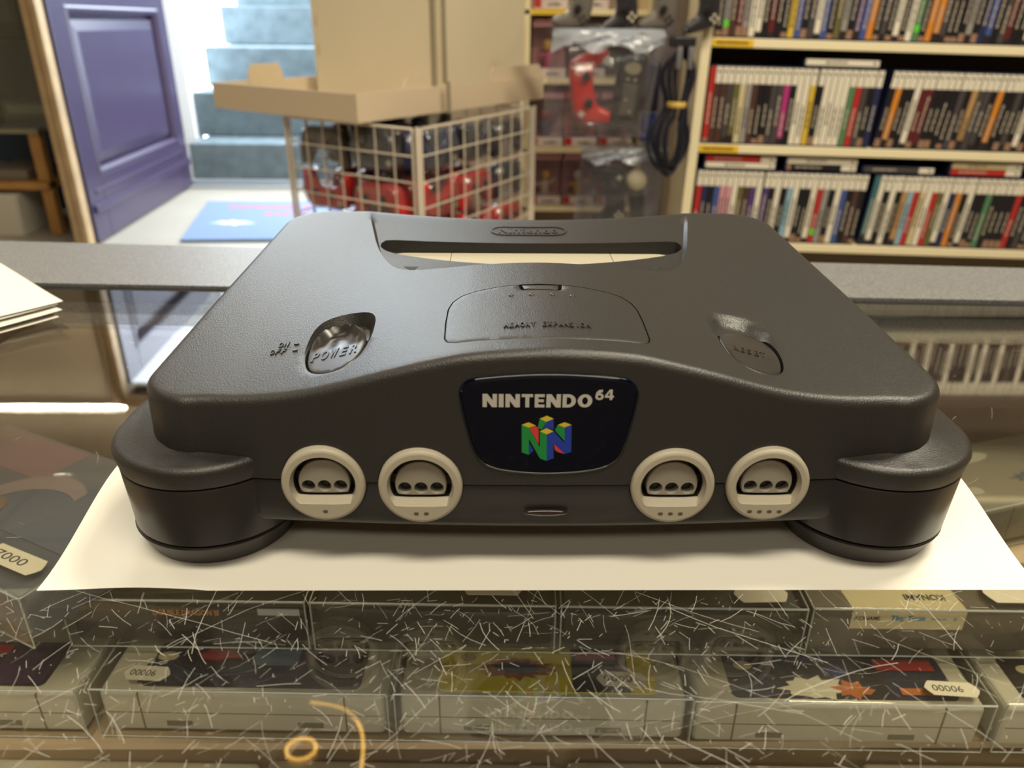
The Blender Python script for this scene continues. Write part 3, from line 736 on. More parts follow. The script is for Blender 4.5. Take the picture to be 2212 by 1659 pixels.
# nearest row, seen from above
R0 = [(-.191,'large beige printed label'),(-.053,'plain grey top'),(.085,'dark seam along its top'),(.223,'light grey top')]
for k, (x, lab) in enumerate(R0):
    o = thing('game_cartridge', 'grey cartridge with a %s, in the row nearest the counter front' % lab, 'game cartridge', (x,.0735-.012*(x+.2),-.1938), (0,0,-.026), 'cartridges nearest the counter front')
    MB().rbox(-.0675,.0675,-.084,-.001,0,.0345,.003,3).build('body', mat('cartridge_grey_dark', (150,142,124), .6) if k else SGREY, o, smooth=40)
    m = MB()
    if k == 0:
        m.prism(rrect(-.035,.052,-.06,-.0045,.004,5), .0346, .0349)
        for j in range(7):
            for i in range(3):
                m.box(-.028+.027*i, -.028+.027*i+.008+.011*((i*3+j*5)%4)/3, -.0115-.0042*j, -.0102-.0042*j, .0349, .03495, 1)
        m.build('label', [mat('beige_label', (196,180,150), .6), mat('faint_print', (128,116,98), .7)], o)
    else:
        m.box(-.0655,.0655,-.012,-.0112,.0343,.0347); m.build('groove', SGROOVE, o)
# row behind: black and grey cartridge ends in taller boxes, tops just below the paper
R2 = [(-.1632,.1058,'orange lettering on its dark end'),(-.0449,.1030,'plain black end'),(.0734,.1003,'white price tag on its black end'),(.1920,.0985,'cream wrap-round label')]
for k, (x, y, lab) in enumerate(R2):
    rz = -.022
    b = clear_box('cartridge_box', 'clear box in the second row over the %s' % lab if k == 1 or k == 3 else 'clear box in the second row over the %s' % lab, (x,y,-.1252), rz, .1172, .140, .0302, 'clear boxes in the second row')
    o = thing('game_cartridge', ('cartridge with a %s, in the second row' if k in (1,2,3,4) else 'cartridge with %s, in the second row') % lab, 'game cartridge', (x,y,-.1249), (0,0,rz), 'cartridges in the second row')
    MB().rbox(-.0565,.0565,.004,.134,.0012,.0262,.002,2).build('body', BLK if k < 3 else mat('cartridge_taupe', (92,84,74), .6), o, smooth=40)
    if k == 0:
        l = MB().box(-.034,.030,.0036,.0039,.0135,.0238).build('label', mat('label_black', (20,18,18), .4), o)
        text(MB(), 'DOUBLE DRAGON III', .005, Matrix.Translation((-.0005,.0036,.0195)) @ Matrix.Rotation(PI/2,4,'X'), depth=.0001, bold=.0001, fit=(.0315,.0034)).build('lettering', mat('label_orange', (196,128,56), .5), l)
        MB().box(.034,.054,.0035,.0039,.0185,.0225).build('sticker', mat('pale_tape', (180,186,190), .4), o)
    if k == 1: price_tag(b, .028, .014, .0303, .03, .014, '')
    if k == 2: price_tag(b, .038, .0105, .0303, .026, .012, '', .04)
    if k == 3:
        CL = mat('cream_label', (214,202,166), .5)
        l = MB().box(-.038,.016,.0034,.0038,.0150,.0262).prism([(-.038,.0034),(.016,.0034),(.011,.075),(-.043,.075)], .0263,.0266).build('label', CL, o, label='cream label folded over the cartridge end')
        BLKI = mat('label_ink', (26,24,26), .5); CY = mat('label_cyan', (58,138,176), .5)
        text(MB(), 'KONAMI.', .004, Matrix.Translation((-.0305,.00335,.0215)) @ Matrix.Rotation(PI/2,4,'X'), depth=.0001, bold=.0001, fit=(.0125,.0024), shear=.2).build('lettering', BLKI, l)
        text(MB(), 'Tiny Toon', .004, Matrix.Translation((-.0112,.00335,.0213)) @ Matrix.Rotation(PI/2,4,'X'), depth=.0001, bold=.00015, fit=(.0165,.0040)).build('lettering', CY, l)
        MB().box(.0,.007,.0033,.00335,.0208,.0219).box(.0105,.012,.0033,.00335,.0205,.0222).build('lettering', mat('label_teal', (120,160,170), .5), l)
        text(MB(), 'KONAMI', .004, Matrix.Translation((-.0005,.0125,.02665)) @ Matrix.Rotation(PI,4,'Z'), depth=.0001, bold=.0001, fit=(.0195,.0042)).build('lettering', BLKI, l)
        m = MB(); m.prism(circle(-.018,.029,.017,24,ry=.0075), .0266, .02665); m.prism(circle(-.019,.030,.012,24,ry=.005), .02666, .0267, 1); m.prism(circle(-.011,.026,.009,20,ry=.003), .02671, .02675, 2)
        m.build('artwork', [mat('art_sky', (150,176,206), .5), mat('art_cloud', (216,214,210), .5), mat('art_red', (196,60,56), .5)], l)
        price_tag(b, .040, .0125, .0303, .026, .014, '', 0)
# tilted big box at one end, a second grey box and a red leaflet at the other
u = math.radians(-27)
b = clear_box('cartridge_box', 'tilted clear box with the 7000 tag, lying on the second row beside the paper', (-.2860,.1105,-.0945), u, .165, .105, .0285, 'clear boxes set apart under the glass')
price_tag(b, .056, .016, .0287, .036, .0105, '7000', .02)
o = thing('game_cartridge', 'blue-grey cartridge with a crescent picture, inside the tilted clear box', 'game cartridge', (-.2860,.1105,-.0943), (0,0,u), 'cartridges set apart under the glass')
MB().rbox(-.079,.079,.004,.100,.001,.0245,.003,3).build('body', mat('slate_card', (88,96,112), .5), o, smooth=40)
cres = circle(0,0,.030,24,.9,PI+.7)+[(p[0]+.006,p[1]-.009) for p in circle(0,0,.028,24,PI+.5,1.1)]
MB().box(-.076,.076,.03,.098,.0246,.0249).prism([(.015+p[0],.045+p[1]) for p in cres], .025,.0252,1).prism(circle(-.004,.040,.012,20,ry=.008), .02525,.0254,2).box(-.07,.0,.066,.096,.0250,.0251,3).build('label', [mat('slate_art', (100,110,134), .45), mat('pink_art', (150,140,152), .45), mat('tan_art', (130,116,112), .45), mat('rose_art', (142,116,134), .45)], o)
b = clear_box('cartridge_box', 'clear box under the glass beside the paper, turned the other way, pale cartridge inside', (.318,.196,-.1252), .30, .135, .075, .031, 'clear boxes set apart under the glass')
o = thing('game_cartridge', 'pale grey cartridge with faint blue scribbles, in the box turned the other way', 'game cartridge', (.318,.196,-.125), (0,0,.30), 'cartridges set apart under the glass')
m = MB(); m.rbox(-.064,.064,.003,.070,.001,.027,.003,3)
for x in (-.035,.0,.035): m.box(x-.0005,x+.0005,.0027,.004,.003,.026,1)
m.build('body', [mat('cartridge_dusk', (128,124,112), .55), SGROOVE], o, smooth=40)
MB().prism(circle(-.022,.054,.020,24,ry=.006), .0271,.0273).prism(circle(-.045,.022,.006,16,ry=.004), .0271,.0273).prism([(.0+p[0],.026+p[1]) for p in blob(17,.006,.012,4,.5)], .0271,.0273,1).build('label', [mat('pale_oval', (176,172,158), .5), mat('blue_scribble', (70,76,110), .5)], o)
MB().prism([(.30,.232),(.40,.232),(.40,.252),(.345,.2545),(.34,.252)], -.1257,-.1254)
lf = MB().prism([(.0,0),(.075,0),(.075,.012),(.038,.0165)], 0, .0006).prism([(.016,.0008),(.018,.0008),(.027,.0105),(.0255,.0105)], .0006, .0007, 1).build('leaflet', [mat('leaflet_red', (200,58,52), .5), mat('leaflet_line', (230,190,180), .5)], None, (.300,.2365,-.1256))
tag(lf, 'red leaflet lying under the glass beyond the turned grey cartridge', 'leaflet')
# ------------------------------------------------------------------ room
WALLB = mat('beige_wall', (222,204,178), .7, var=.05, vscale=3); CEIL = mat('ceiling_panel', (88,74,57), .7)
FLOORM = mat('pale_floor', (158,150,136), .5, var=.06, vscale=4)
WHITEW = mat('white_render', (245,246,248), .8)
FY = 2.76
CZ = 1.76
def st(mb, name, m, **k): return struct(mb.build(name, m, **k))
st(MB().box(-3.3,2.6,-2.5,4.27,FLZ-.05,FLZ), 'floor', FLOORM)
m = MB().box(-3.3,2.6,-2.5,FY,CZ,CZ+.05)
for x in np.arange(-2.7,2.6,.6): m.box(x-.006,x+.006,-2.5,FY,CZ-.004,CZ,1)
for y in np.arange(-2.4,2.7,.6): m.box(-3.3,2.6,y-.006,y+.006,CZ-.004,CZ,1)
st(m, 'ceiling', [CEIL, mat('ceiling_joint', (60,50,38), .7)])
DX0, DX1, DZ = -1.592, -.56, 1.28
st(MB().box(-3.3,-2.36,FY,FY+.12,FLZ,CZ).box(-2.36,DX0-.07,FY,FY+.12,.76,CZ).box(DX0-.07,DX1,FY,FY+.12,DZ,CZ).box(DX1,-.50,FY,FY+.12,FLZ,DZ).box(-.50,-.12,FY,FY+.12,FLZ,-.02).box(-.12,2.6,FY,FY+.12,FLZ,DZ).box(DX1,2.6,FY,FY+.12,DZ,CZ), 'wall_front', WALLB)
wn = struct(MB().rbox(-.50,-.46,FY+.02,FY+.08,-.02,DZ,.004).rbox(-.16,-.12,FY+.02,FY+.08,-.02,DZ,.004).rbox(-.46,-.16,FY+.02,FY+.08,-.02,.02,.004).rbox(-.46,-.16,FY+.02,FY+.08,DZ-.04,DZ,.004).build('window_1', mat('window_frame_cream', (220,210,186), .5)))
MB().box(-.46,-.16,FY+.045,FY+.05,.02,DZ-.04).build('window_pane', clear_mat('window_glass', (250,252,252)), wn)
st(MB().box(-3.4,-3.3,-2.5,4.27,FLZ,CZ), 'wall_left', WALLB)
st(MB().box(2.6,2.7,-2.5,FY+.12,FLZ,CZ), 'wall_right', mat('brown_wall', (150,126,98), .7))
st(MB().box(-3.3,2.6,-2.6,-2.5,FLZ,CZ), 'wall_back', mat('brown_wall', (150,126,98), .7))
# wooden door frame, two posts side by side, and the purple door leaf swung outwards
OAK = mat('pale_oak', (170,142,104), .55, var=.15, vscale=12)
st(MB().rbox(-1.650,-1.622,FY-.012,FY+.02,FLZ,DZ+.05,.004).rbox(-1.617,-1.592,FY-.02,FY+.03,FLZ,DZ+.05,.004).box(-1.622,-1.617,FY,FY+.02,FLZ,DZ+.05,1).rbox(-1.592,DX1,FY-.03,FY+.10,DZ,DZ+.05,.004), 'trim_1', [OAK, mat('oak_gap', (70,54,38), .7)])
PURP = mat('purple_gloss', (60,48,73), .28, var=.05, vscale=5, bump=.1, bscale=60)
door = struct(link('door_1', None, None, (-1.606,FY+.042,FLZ), (0,0,math.radians(3.0))))
DLen = 1.18
def dbox(name, y0, y1, z0, z1, x0=-.02, x1=.02, r=.003, parent=door): return MB().rbox(x0,x1,y0,y1,z0,z1,r).build(name, PURP, parent)
S0, S1 = .135, DLen-.115
dbox('stile', 0, S0, .006, 1.9); dbox('stile', S1, DLen, .006, 1.9)
dbox('rail', S0, S1, .006, .25); dbox('rail', S0, S1, .835, 1.0); dbox('rail', S0, S1, 1.78, 1.9)
def door_panel(z0, z1):
    m = MB(); ln = lambda i, x: [(x,S0+i,z0+i),(x,S1-i,z0+i),(x,S1-i,z1-i),(x,S0+i,z1-i)]
    m.rings([ln(-.002,-.018), ln(.030,-.018), ln(.032,-.004), ln(.036,.0), ln(.075,.012)], cap0=False, cap1=True)
    fix_normals(m.build('panel', PURP, door))
    m = MB(); m.rings([ln(-.012,.021), ln(-.004,.026), ln(.008,.024), ln(.020,.004), ln(.020,-.016)], cap0=False, cap1=False)
    fix_normals(m.build('moulding', PURP, door))
door_panel(.25, .835); door_panel(1.0, 1.78)
MB().rbox(.016,.032,.02,DLen-.005,.115,.150,.006).rbox(.016,.026,.06,DLen-.07,.185,.20,.004).build('weather_bar', PURP, door)
# outside: white wall, concrete steps, ground
st(MB().box(-3.3,-1.70,4.27,4.39,FLZ,3.4), 'wall_outside', WHITEW)
st(MB().box(-3.4,2.7,FY+.001,FY+.12,CZ+.051,5.5), 'wall_sky_block', WHITEW)  # unseen wall added to keep sky light off the step risers
st(MB().box(-3.4,-3.28,FY+.12,4.36,CZ,3.4), 'wall_courtyard_left', WHITEW)
st(MB().box(-2.36,-1.75,3.42,3.46,FLZ,.9), 'wall_niche', mat('niche_blue', (62,78,96), .7))
CONC = mat('concrete_step', (100,114,120), .85, bump=.6, bscale=60, var=.22, vscale=14)
steps = thing('outside_staircase', 'rough grey concrete steps rising outside the open purple door', 'stairs', (-1.655,4.03,FLZ))
tz = [.216,.445,.662,.885,1.10,1.32,1.54]; ty = [0,.28,.67,1.12,1.5,1.85,2.2]; tx = [0,-.045,-.085,-.11,-.12,-.12,-.12]
for k in range(7):
    o = MB().rbox(tx[k], 2.0, ty[k], 2.5, (tz[k-1] if k else 0)+.001, tz[k], .008, 2).build('step', CONC, steps)
MB().rbox(-.02,2.0,-.045,-.002,.0,.035,.006).rbox(-.02,2.0,-.10,-.06,.0,.015,.004).build('threshold_bar', mat('threshold_metal', (190,196,200), .35, metal=.6), steps)
MATB = mat('blue_doormat', (108,126,156), .9, bump=.4, bscale=300)
m = MB().prism([(-1.285,2.84),(-.52,2.88),(-.62,3.60),(-1.424,3.565)], 0, .012)
dm = m.build('doormat', MATB, None, (0,0,FLZ)); tag(dm, 'blue doormat with faded red lettering on the floor by the doorway', 'doormat')
m = MB(); q = random.Random(9)
for j, (y, x0, x1) in enumerate(((3.44,-1.28,-.9),(3.30,-1.08,-.86))):
    x = x0
    while x < x1:
        w = q.uniform(.02,.045); m.box(x, x+w, y-.02, y+.03, .012, .0125); x += w+.012
m.build('print', mat('mat_red', (176,92,120), .9), dm)
MB().prism([(-1.17+p[0],3.13+p[1]) for p in blob(15,.05,.09,2,.45)], .012, .0125).build('emblem', mat('mat_white', (214,224,236), .9), dm)

# glass showcase and wooden stand beyond the door frame
WOOD = mat('honey_wood', (176,128,66), .5, var=.15, vscale=10)
stand = thing('wooden_stand', 'honey-coloured wooden stand with a shelf over the white storage box', 'stand', (-2.35,2.93,FLZ))
MB().rbox(.50,.545,.02,.06,0,.40,.004).build('leg', WOOD, stand); MB().rbox(0,.045,.02,.06,0,.40,.004).build('leg', WOOD, stand)
MB().rbox(.50,.545,.36,.40,0,.40,.004).build('leg', WOOD, stand); MB().rbox(0,.045,.36,.40,0,.40,.004).build('leg', WOOD, stand)
MB().rbox(0,.545,.0,.42,.185,.215,.003).build('shelf', WOOD, stand); MB().rbox(-.02,.56,-.01,.43,.401,.42,.003).build('top', mat('pale_top', (150,140,116), .5), stand)
box = thing('storage_box', 'white plastic storage box with a dark handle slot, under the wooden stand', 'storage box', (-2.08,2.90,FLZ))
m = MB(); m.rings([[(p[0],p[1],z) for p in rrect(-.14*s_,.14*s_,.02+.12*(1-s_),.02+.24*(s_),.02,5)] for z, s_ in ((.001,.92),(.15,1.),(.165,1.03),(.17,1.03))])
fix_normals(m.build('body', mat('storage_white', (206,200,184), .5), box, smooth=40)); 
MB().rbox(-.05,.05,.012,.0165,.115,.135,.002).build('handle', mat('slot_dark', (40,36,34), .6), box)
for k, (x, c, lab) in enumerate(((.06,(150,140,120),'grey papers'),(.27,(120,110,96),'brown papers'))):
    o = MB().rbox(x,x+.18,.04,.30,.001,.03+.01*k,.002).build('paper_bundle', mat('bundle_%d' % k, c, .7), None, (-2.35,2.93,FLZ+.215)); tag(o, 'bundle of %s on the shelf of the wooden stand' % lab, 'papers')
case = thing('glass_showcase', 'dark glass showcase with shelves beside the wooden door frame', 'showcase', (-2.33,2.90,-.229))
SG = clear_mat('showcase_glass', (226,232,226), r0=.06)
MB().box(0,.62,0,.005,.0,.95).build('glass_pane', SG, case); MB().box(.62,.625,.0,.45,.0,.95).build('glass_pane', SG, case)
for z in (.01,.30,.60): MB().box(.004,.616,.012,.44,z,z+.008).build('glass_shelf', clear_mat('shelf_glass', (150,164,148), r0=.1), case)
MB().box(0,.62,.445,.46,0,.95).build('back_panel', mat('case_back', (96,88,78), .7), case)
MB().rbox(.612,.63,-.008,.008,0,.95,.002).build('edge_strip', mat('steel_strip', (120,128,132), .35, metal=.7), case)
for k, (x, z, w, h, c, lab) in enumerate(((.10,.019,.2,.09,(120,96,80),'tan boxed toy on the lowest shelf'),(.38,.019,.18,.07,(120,116,104),'grey boxed toy on the lowest shelf'),(.08,.309,.2,.2,(110,52,48),'dark red boxed toy on the middle shelf'),(.36,.309,.16,.17,(84,74,66),'brown boxed toy on the middle shelf'),(.12,.609,.22,.2,(150,90,84),'pink boxed toy on the upper shelf'),(.40,.609,.17,.22,(60,54,50),'dark boxed toy on the upper shelf'))):
    o = MB().rbox(x,x+w,.10,.24,0,h,.003).build('boxed_toy', mat('toy_box_%d' % k, c, .5), None, (-2.33,2.90,-.229+z)); tag(o, lab+' of the glass showcase', 'boxed toy', 'boxed toys in the showcase')
    MB().box(x+.02,x+w-.02,.0985,.0995,h*.35,h*.8).build('window', mat('toy_win_%d' % k, tuple(min(255,int(v*1.4)) for v in c), .3), o)

# ------------------------------------------------------------------ wire bin, cardboard tray and carton
WIRE = mat('white_wire', (226,214,196), .4)
BZ0, BZ1 = -.33, -.030
bc = [(-.170,1.320),(.066,1.757),(-.231,1.957),(-.466,1.520)]
bin_ = thing('wire_bin', 'white wire mesh bin filled with red and black bagged controllers', 'wire bin', (0,0,0))
def wpanel(a, b, nx_, name='wire_panel'):
    m = MB(); A, B = Vector((a[0],a[1],0)), Vector((b[0],b[1],0)); d = B-A
    d.normalize(); A = A+d*.012; B = B-d*.012; D_ = B-A
    zs = np.linspace(BZ0, BZ1, 7)
    for z in zs: m.tube([(A.x,A.y,z),(B.x,B.y,z)], .0026 if z in (zs[0],zs[-1]) else .0017, 6)
    for i in range(nx_+1):
        p = A+D_*i/nx_; m.tube([(p.x,p.y,BZ0),(p.x,p.y,BZ1)], .0028 if i in (0,nx_) else .0017, 6)
    return m.build(name, WIRE, bin_, smooth=60)
for k, nx_ in ((0,9),(1,7),(2,9),(3,7)): wpanel(bc[k], bc[(k+1)%4], nx_)
for p in bc: MB().tube([(p[0],p[1],FLZ+.002),(p[0],p[1],BZ1+.004)], .0042, 10).build('corner_post', WIRE, bin_, smooth=60)
fl = MB().prism([(p[0]*.97-.2*.03,p[1]*.97+1.64*.03) for p in bc], BZ0-.006, BZ0-.002).build('bin_floor', WIRE, bin_)
# bagged controllers
BAGR = mat('bag_red', (214,40,34), .28, coat=.6); BAGK = mat('bag_black', (40,40,48), .3, coat=.6); BAGB = mat('bag_navy', (40,48,84), .3, coat=.6); PADG = mat('pad_grey', (104,98,92), .4, coat=.4)
STK = mat('stick_dark', (20,18,18), .4); BTN = mat('button_pale', (206,196,176), .4)
def pad_outline(s=1.):
    h = [(0,.034),(.022,.036),(.045,.034),(.058,.024),(.064,.004),(.070,-.030),(.066,-.044),(.054,-.046),(.044,-.034),(.034,-.014),(.018,-.010),(0,-.010)]
    p = h+[(-x, y) for x, y in h[-2:0:-1]]
    p = chaikin(p, 2); p = [(x*s, y*s) for x, y in p]
    return p if area(p) > 0 else p[::-1]
_pm = {}
def gamepad(name, label, body, loc, rot, group, s=1., seed=0):
    o = thing(name, label, 'game controller', loc, rot, group)
    key = (body.name, s, name)
    if key not in _pm:
        O = resample(pad_outline(s), .004*s); m = MB(); r3 = lambda q, z: [(p[0],p[1],z) for p in q]
        m.rings([r3(offset(O,.007*s),-.0155*s), r3(offset(O,.002*s),-.011*s), r3(O,-.003*s), r3(O,.003*s), r3(offset(O,.002*s),.010*s), r3(offset(O,.006*s),.0135*s), r3(offset(O,.0085*s),.0145*s)])
        parts = [fix_normals(m.build('body', body, o, smooth=50))]
        for x in (-.024, .024): parts.append(fix_normals(MB().rings([[(x*s+p[0],.004*s+p[1],z*s) for p in circle(0,0,rr*s,14)] for rr, z in ((.005,.0135),(.005,.019),(.0085,.020),(.008,.023),(.004,.0235))]).build('thumbstick', STK, o, smooth=40)))
        bm_ = BTN if body is not PADG else STK
        parts.append(MB().prism([(x*s,y*s) for x,y in ((-.050,.0178),(-.0452,.0178),(-.0452,.013),(-.0408,.013),(-.0408,.0178),(-.036,.0178),(-.036,.0222),(-.0408,.0222),(-.0408,.027),(-.0452,.027),(-.0452,.0222),(-.050,.0222))], .012*s, .0165*s).build('direction_pad', bm_, o))
        if not name.startswith('wrapped'):
            for x, y in ((.043,.027),(.050,.020),(.036,.020),(.043,.013)): parts.append(MB().prism([(x*s+p[0],y*s+p[1]) for p in circle(0,0,.0032*s,12)], .012*s, .0165*s).build('button', bm_, o))
        _pm[key] = parts
    else:
        for src in _pm[key]:
            c = src.copy(); COL.objects.link(c); c.parent = o
    return o
# packed in layers inside the bin; u runs along the long side, v along the short one
A0 = Vector((bc[0][0],bc[0][1],0)); U = (Vector((bc[1][0],bc[1][1],0))-A0); V = (Vector((bc[3][0],bc[3][1],0))-A0); LU, LV = U.length, V.length; U.normalize(); V.normalize()
side_word = ['front corner','second place','third place','far corner']
q = random.Random(21); angU = math.atan2(U.y, U.x)
colword = {'bag_red':'red','bag_black':'black','bag_navy':'navy','pad_grey':'grey'}
BAG = clear_mat('wrap_film', (240,242,246), rough=.12, r0=.10, haze=.05)
layers = ['lowest','second','third','fourth','top']
def wrap_mesh():
    m = MB(); n = 18; k_ = 10; rr = []
    for j in range(k_+1):
        a = -PI/2+PI*j/k_; ring = []
        for i in range(n):
            b_ = 2*PI*i/n; w = 1+.05*math.sin(b_*5+j*1.7)+.04*math.sin(b_*8-j*2.3)
            ring.append((.0665*math.copysign(abs(math.cos(b_))**.6,math.cos(b_))*math.cos(a)**.45*w*.99, (-.004+.0425*math.copysign(abs(math.sin(b_))**.6,math.sin(b_))*math.cos(a)**.45*w), .0245*math.sin(a)*(1+.06*math.sin(b_*6+j))+.003))
        rr.append(ring)
    return fix_normals(m.rings(rr).build('wrapping', BAG, None, smooth=80))
wrap0 = None
for L in range(3):
    z = BZ0+.0525+L*.0965
    spots = [(.118+.147*i, .036, 0, 'long side, %s from the corner' % ordinal(i+1)) for i in range(3)]
    spots += [(.037, .133+.147*i, 1, 'short side, %s from the corner' % ordinal(i+1)) for i in range(2)]
    spots += [(.150+.147*i, .104, 0, 'second row, %s from its end' % ordinal(i+1)) for i in range(2)]
    for k, vv in enumerate((.172,.240,.306)): spots += [(.150+.147*i, vv, 0, '%s row, %s from its end' % (ordinal(k+3), ordinal(i+1))) for i in range(2)]
    for (uu, vv, sd, where) in spots:
        p = A0+U*uu+V*vv
        if L == 0: mt = BAGR
        elif L == 1: mt = BAGR if q.random() < .93 else BAGK
        else: mt = BAGK if q.random() < .5 else (BAGB if q.random() < .8 else PADG)
        az = angU if sd == 0 else math.atan2(V.y, V.x)+PI
        g = gamepad('wrapped_gamepad', '%s wrapped gamepad in the wire bin, %s layer, %s' % (colword[mt.name], ('lowest','middle','top')[L], where), mt, (p.x,p.y,z), (PI/2+q.uniform(-.06,.06), q.choice((0,PI))+q.uniform(-.025,.025), az+q.uniform(-.03,.03)), 'wrapped gamepads in the wire bin')
        if wrap0 is None: wrap0 = wrap_mesh(); wrap0.parent = g
        else: c = wrap0.copy(); COL.objects.link(c); c.parent = g
# tray
CARD = mat('brown_card', (216,197,170), .75); CARDW = mat('cream_card', (214,202,176), .7, var=.02, vscale=5)
tc = [(-.283,1.345),(.095,1.915),(-.245,2.180),(-.640,1.612)]
tray = thing('cardboard_tray', 'shallow cardboard tray with flaps lying on top of the wire bin', 'tray', (0,0,-.0225))
MB().prism(tc, 0, .004).build('base', CARD, tray)
TH = .052
def twall(a, b, h0, h1, name='side_wall', ins=0.):
    A, B = np.array(a), np.array(b); d = (B-A)/np.linalg.norm(B-A); nrm = np.array([-d[1], d[0]]); A = A+nrm*ins; B = B+nrm*ins; t = .004
    pr = []
    for p, h in ((A,h0),(B,h1)): pr.append([(p[0],p[1],.0041),(p[0],p[1],h),(p[0]+nrm[0]*t,p[1]+nrm[1]*t,h),(p[0]+nrm[0]*t,p[1]+nrm[1]*t,.0041)])
    return fix_normals(MB().rings(pr).build(name, CARD, tray))
twall(tc[0], tc[1], TH, TH); twall(tc[1], tc[2], TH, TH); twall(tc[2], tc[3], TH, TH); twall(tc[3], tc[0], TH, TH)
def flap(a, b, t0, t1, z0, z1):
    A, B = np.array(a), np.array(b); d = (B-A)/np.linalg.norm(B-A); L_ = np.linalg.norm(B-A); nrm = np.array([-d[1], d[0]])
    pr = []
    for t, ch in ((t0,.6),(t0+.012,1),(t1-.012,1),(t1,.6)):
        p = A+d*t*1.; pr.append([(p[0]+nrm[0]*.005,p[1]+nrm[1]*.005,z0),(p[0]+nrm[0]*.005,p[1]+nrm[1]*.005,z0+(z1-z0)*ch),(p[0]+nrm[0]*.008,p[1]+nrm[1]*.008,z0+(z1-z0)*ch),(p[0]+nrm[0]*.008,p[1]+nrm[1]*.008,z0)])
    fix_normals(MB().rings(pr).build('flap', CARD, tray))
flap(tc[0], tc[1], .14, .21, TH-.02, TH+.020); flap(tc[0], tc[1], .45, .68, TH-.02, TH+.030); flap(tc[2], tc[3], .50, .60, TH-.02, TH+.034)
# packets in the open end of the tray
for k, (x, y, rz, cc_, lab) in enumerate(((-.545,1.632,.4,(150,150,70),'olive packet at the open corner'),(-.505,1.715,.9,(196,200,140),'pale green packet beside the carton'),(-.40,1.56,.2,(120,96,50),'brown packet near the tray wall'),(-.447,1.652,.7,(206,206,176),'white and green packet'))):
    m = MB(); m.rbox(-.035,.035,-.026,.026,0,.024,.006,2)
    o = m.build('snack_packet', mat('packet_%d' % k, cc_, .35, var=.5, vscale=60), None, (x,y,-.0182), (0,0,rz), smooth=40); tag(o, lab+' lying in the cardboard tray', 'packet', 'packets in the cardboard tray')
# tall carton
carton = thing('tall_carton', 'tall cream cardboard carton standing in the cardboard tray', 'carton', (0,0,-.0182))
cpoly = [(-.452,1.795),(-.146,1.682),(.045,1.935),(-.24,2.06),(-.447,1.862)]
MB().prism(cpoly, .0003, .33).build('carton_body', CARDW, carton)
def cstrip(mb, x0, x1, dz0, dz1, face, mi=0):
    a, b = np.array(cpoly[face]), np.array(cpoly[face+1]); d = (b-a)/np.linalg.norm(b-a); n_ = np.array([d[1], -d[0]])
    p = a+d*x0; r_ = a+d*x1; o = n_*.0012
    mb.add([(p[0]+o[0],p[1]+o[1],dz0),(r_[0]+o[0],r_[1]+o[1],dz0),(r_[0]+o[0],r_[1]+o[1],dz1),(p[0]+o[0],p[1]+o[1],dz1),(p[0],p[1],dz0),(r_[0],r_[1],dz0),(r_[0],r_[1],dz1),(p[0],p[1],dz1)], [(0,1,2,3),(4,7,6,5),(0,4,5,1),(1,5,6,2),(2,6,7,3),(3,7,4,0)], mi)
m = MB()
for z in (.10,.16,.22,.28,.295): cstrip(m, .010, .013, z, z+.022, 0)
m.build('perforation', mat('card_perforation', (190,168,130), .8), carton)  # perforation marks in a darker card tone
m = MB(); cstrip(m, .0, .016,   .045, .325, 1); cstrip(m, .300, .313, .0, .325, 0); m.build('packing_tape', clear_mat('tape_clear', (226,222,210), rough=.2, r0=.08, haze=.2, hazec=(238,228,206)), carton)
m = MB(); cstrip(m, .318, .3192, .03, .325, 0); m.build('fold_line', mat('card_fold', (200,184,156), .8), carton)
MB().tube([(-.1245,1.5475,TH+.01),(-.1245,1.5475,-.0015)], .0045, 8).build('strap', clear_mat('strap_clear', (205,200,190), rough=.2, r0=.08, haze=.3, hazec=(200,190,170)), tray)
# ------------------------------------------------------------------ shelf of boxed figurines
SHW = mat('shelf_cream', (232,214,172), .5)
fs = thing('figurine_shelf', 'cream shelf unit of boxed figurines between the carton and the bookcase', 'shelf unit', (.045,1.99,FLZ))
for z in (.335,.495,.670,.835): MB().rbox(0,.318,0,.25,z-.014,z,.002).build('shelf_board', SHW, fs)
for x in (0,.318): MB().rbox(x,x+.016,.0,.25,0,1.25,.002).build('side_upright', SHW, fs)
MB().box(0,.33,.25,.256,0,1.25).build('back_board', mat('shelf_back', (170,150,140), .7), fs)
MB().box(.018,.118,-.0008,-.0001,.822,.835).build('shelf_label', mat('label_yellow', (226,188,52), .5), fs)
BOXP = mat('figure_box_plum', (176,124,132), .5); BOXR = mat('figure_box_red', (176,38,44), .5); BOXW = mat('figure_box_white', (206,190,184), .5)
BLIS = clear_mat('blister', (240,236,236), r0=.06, haze=.015)
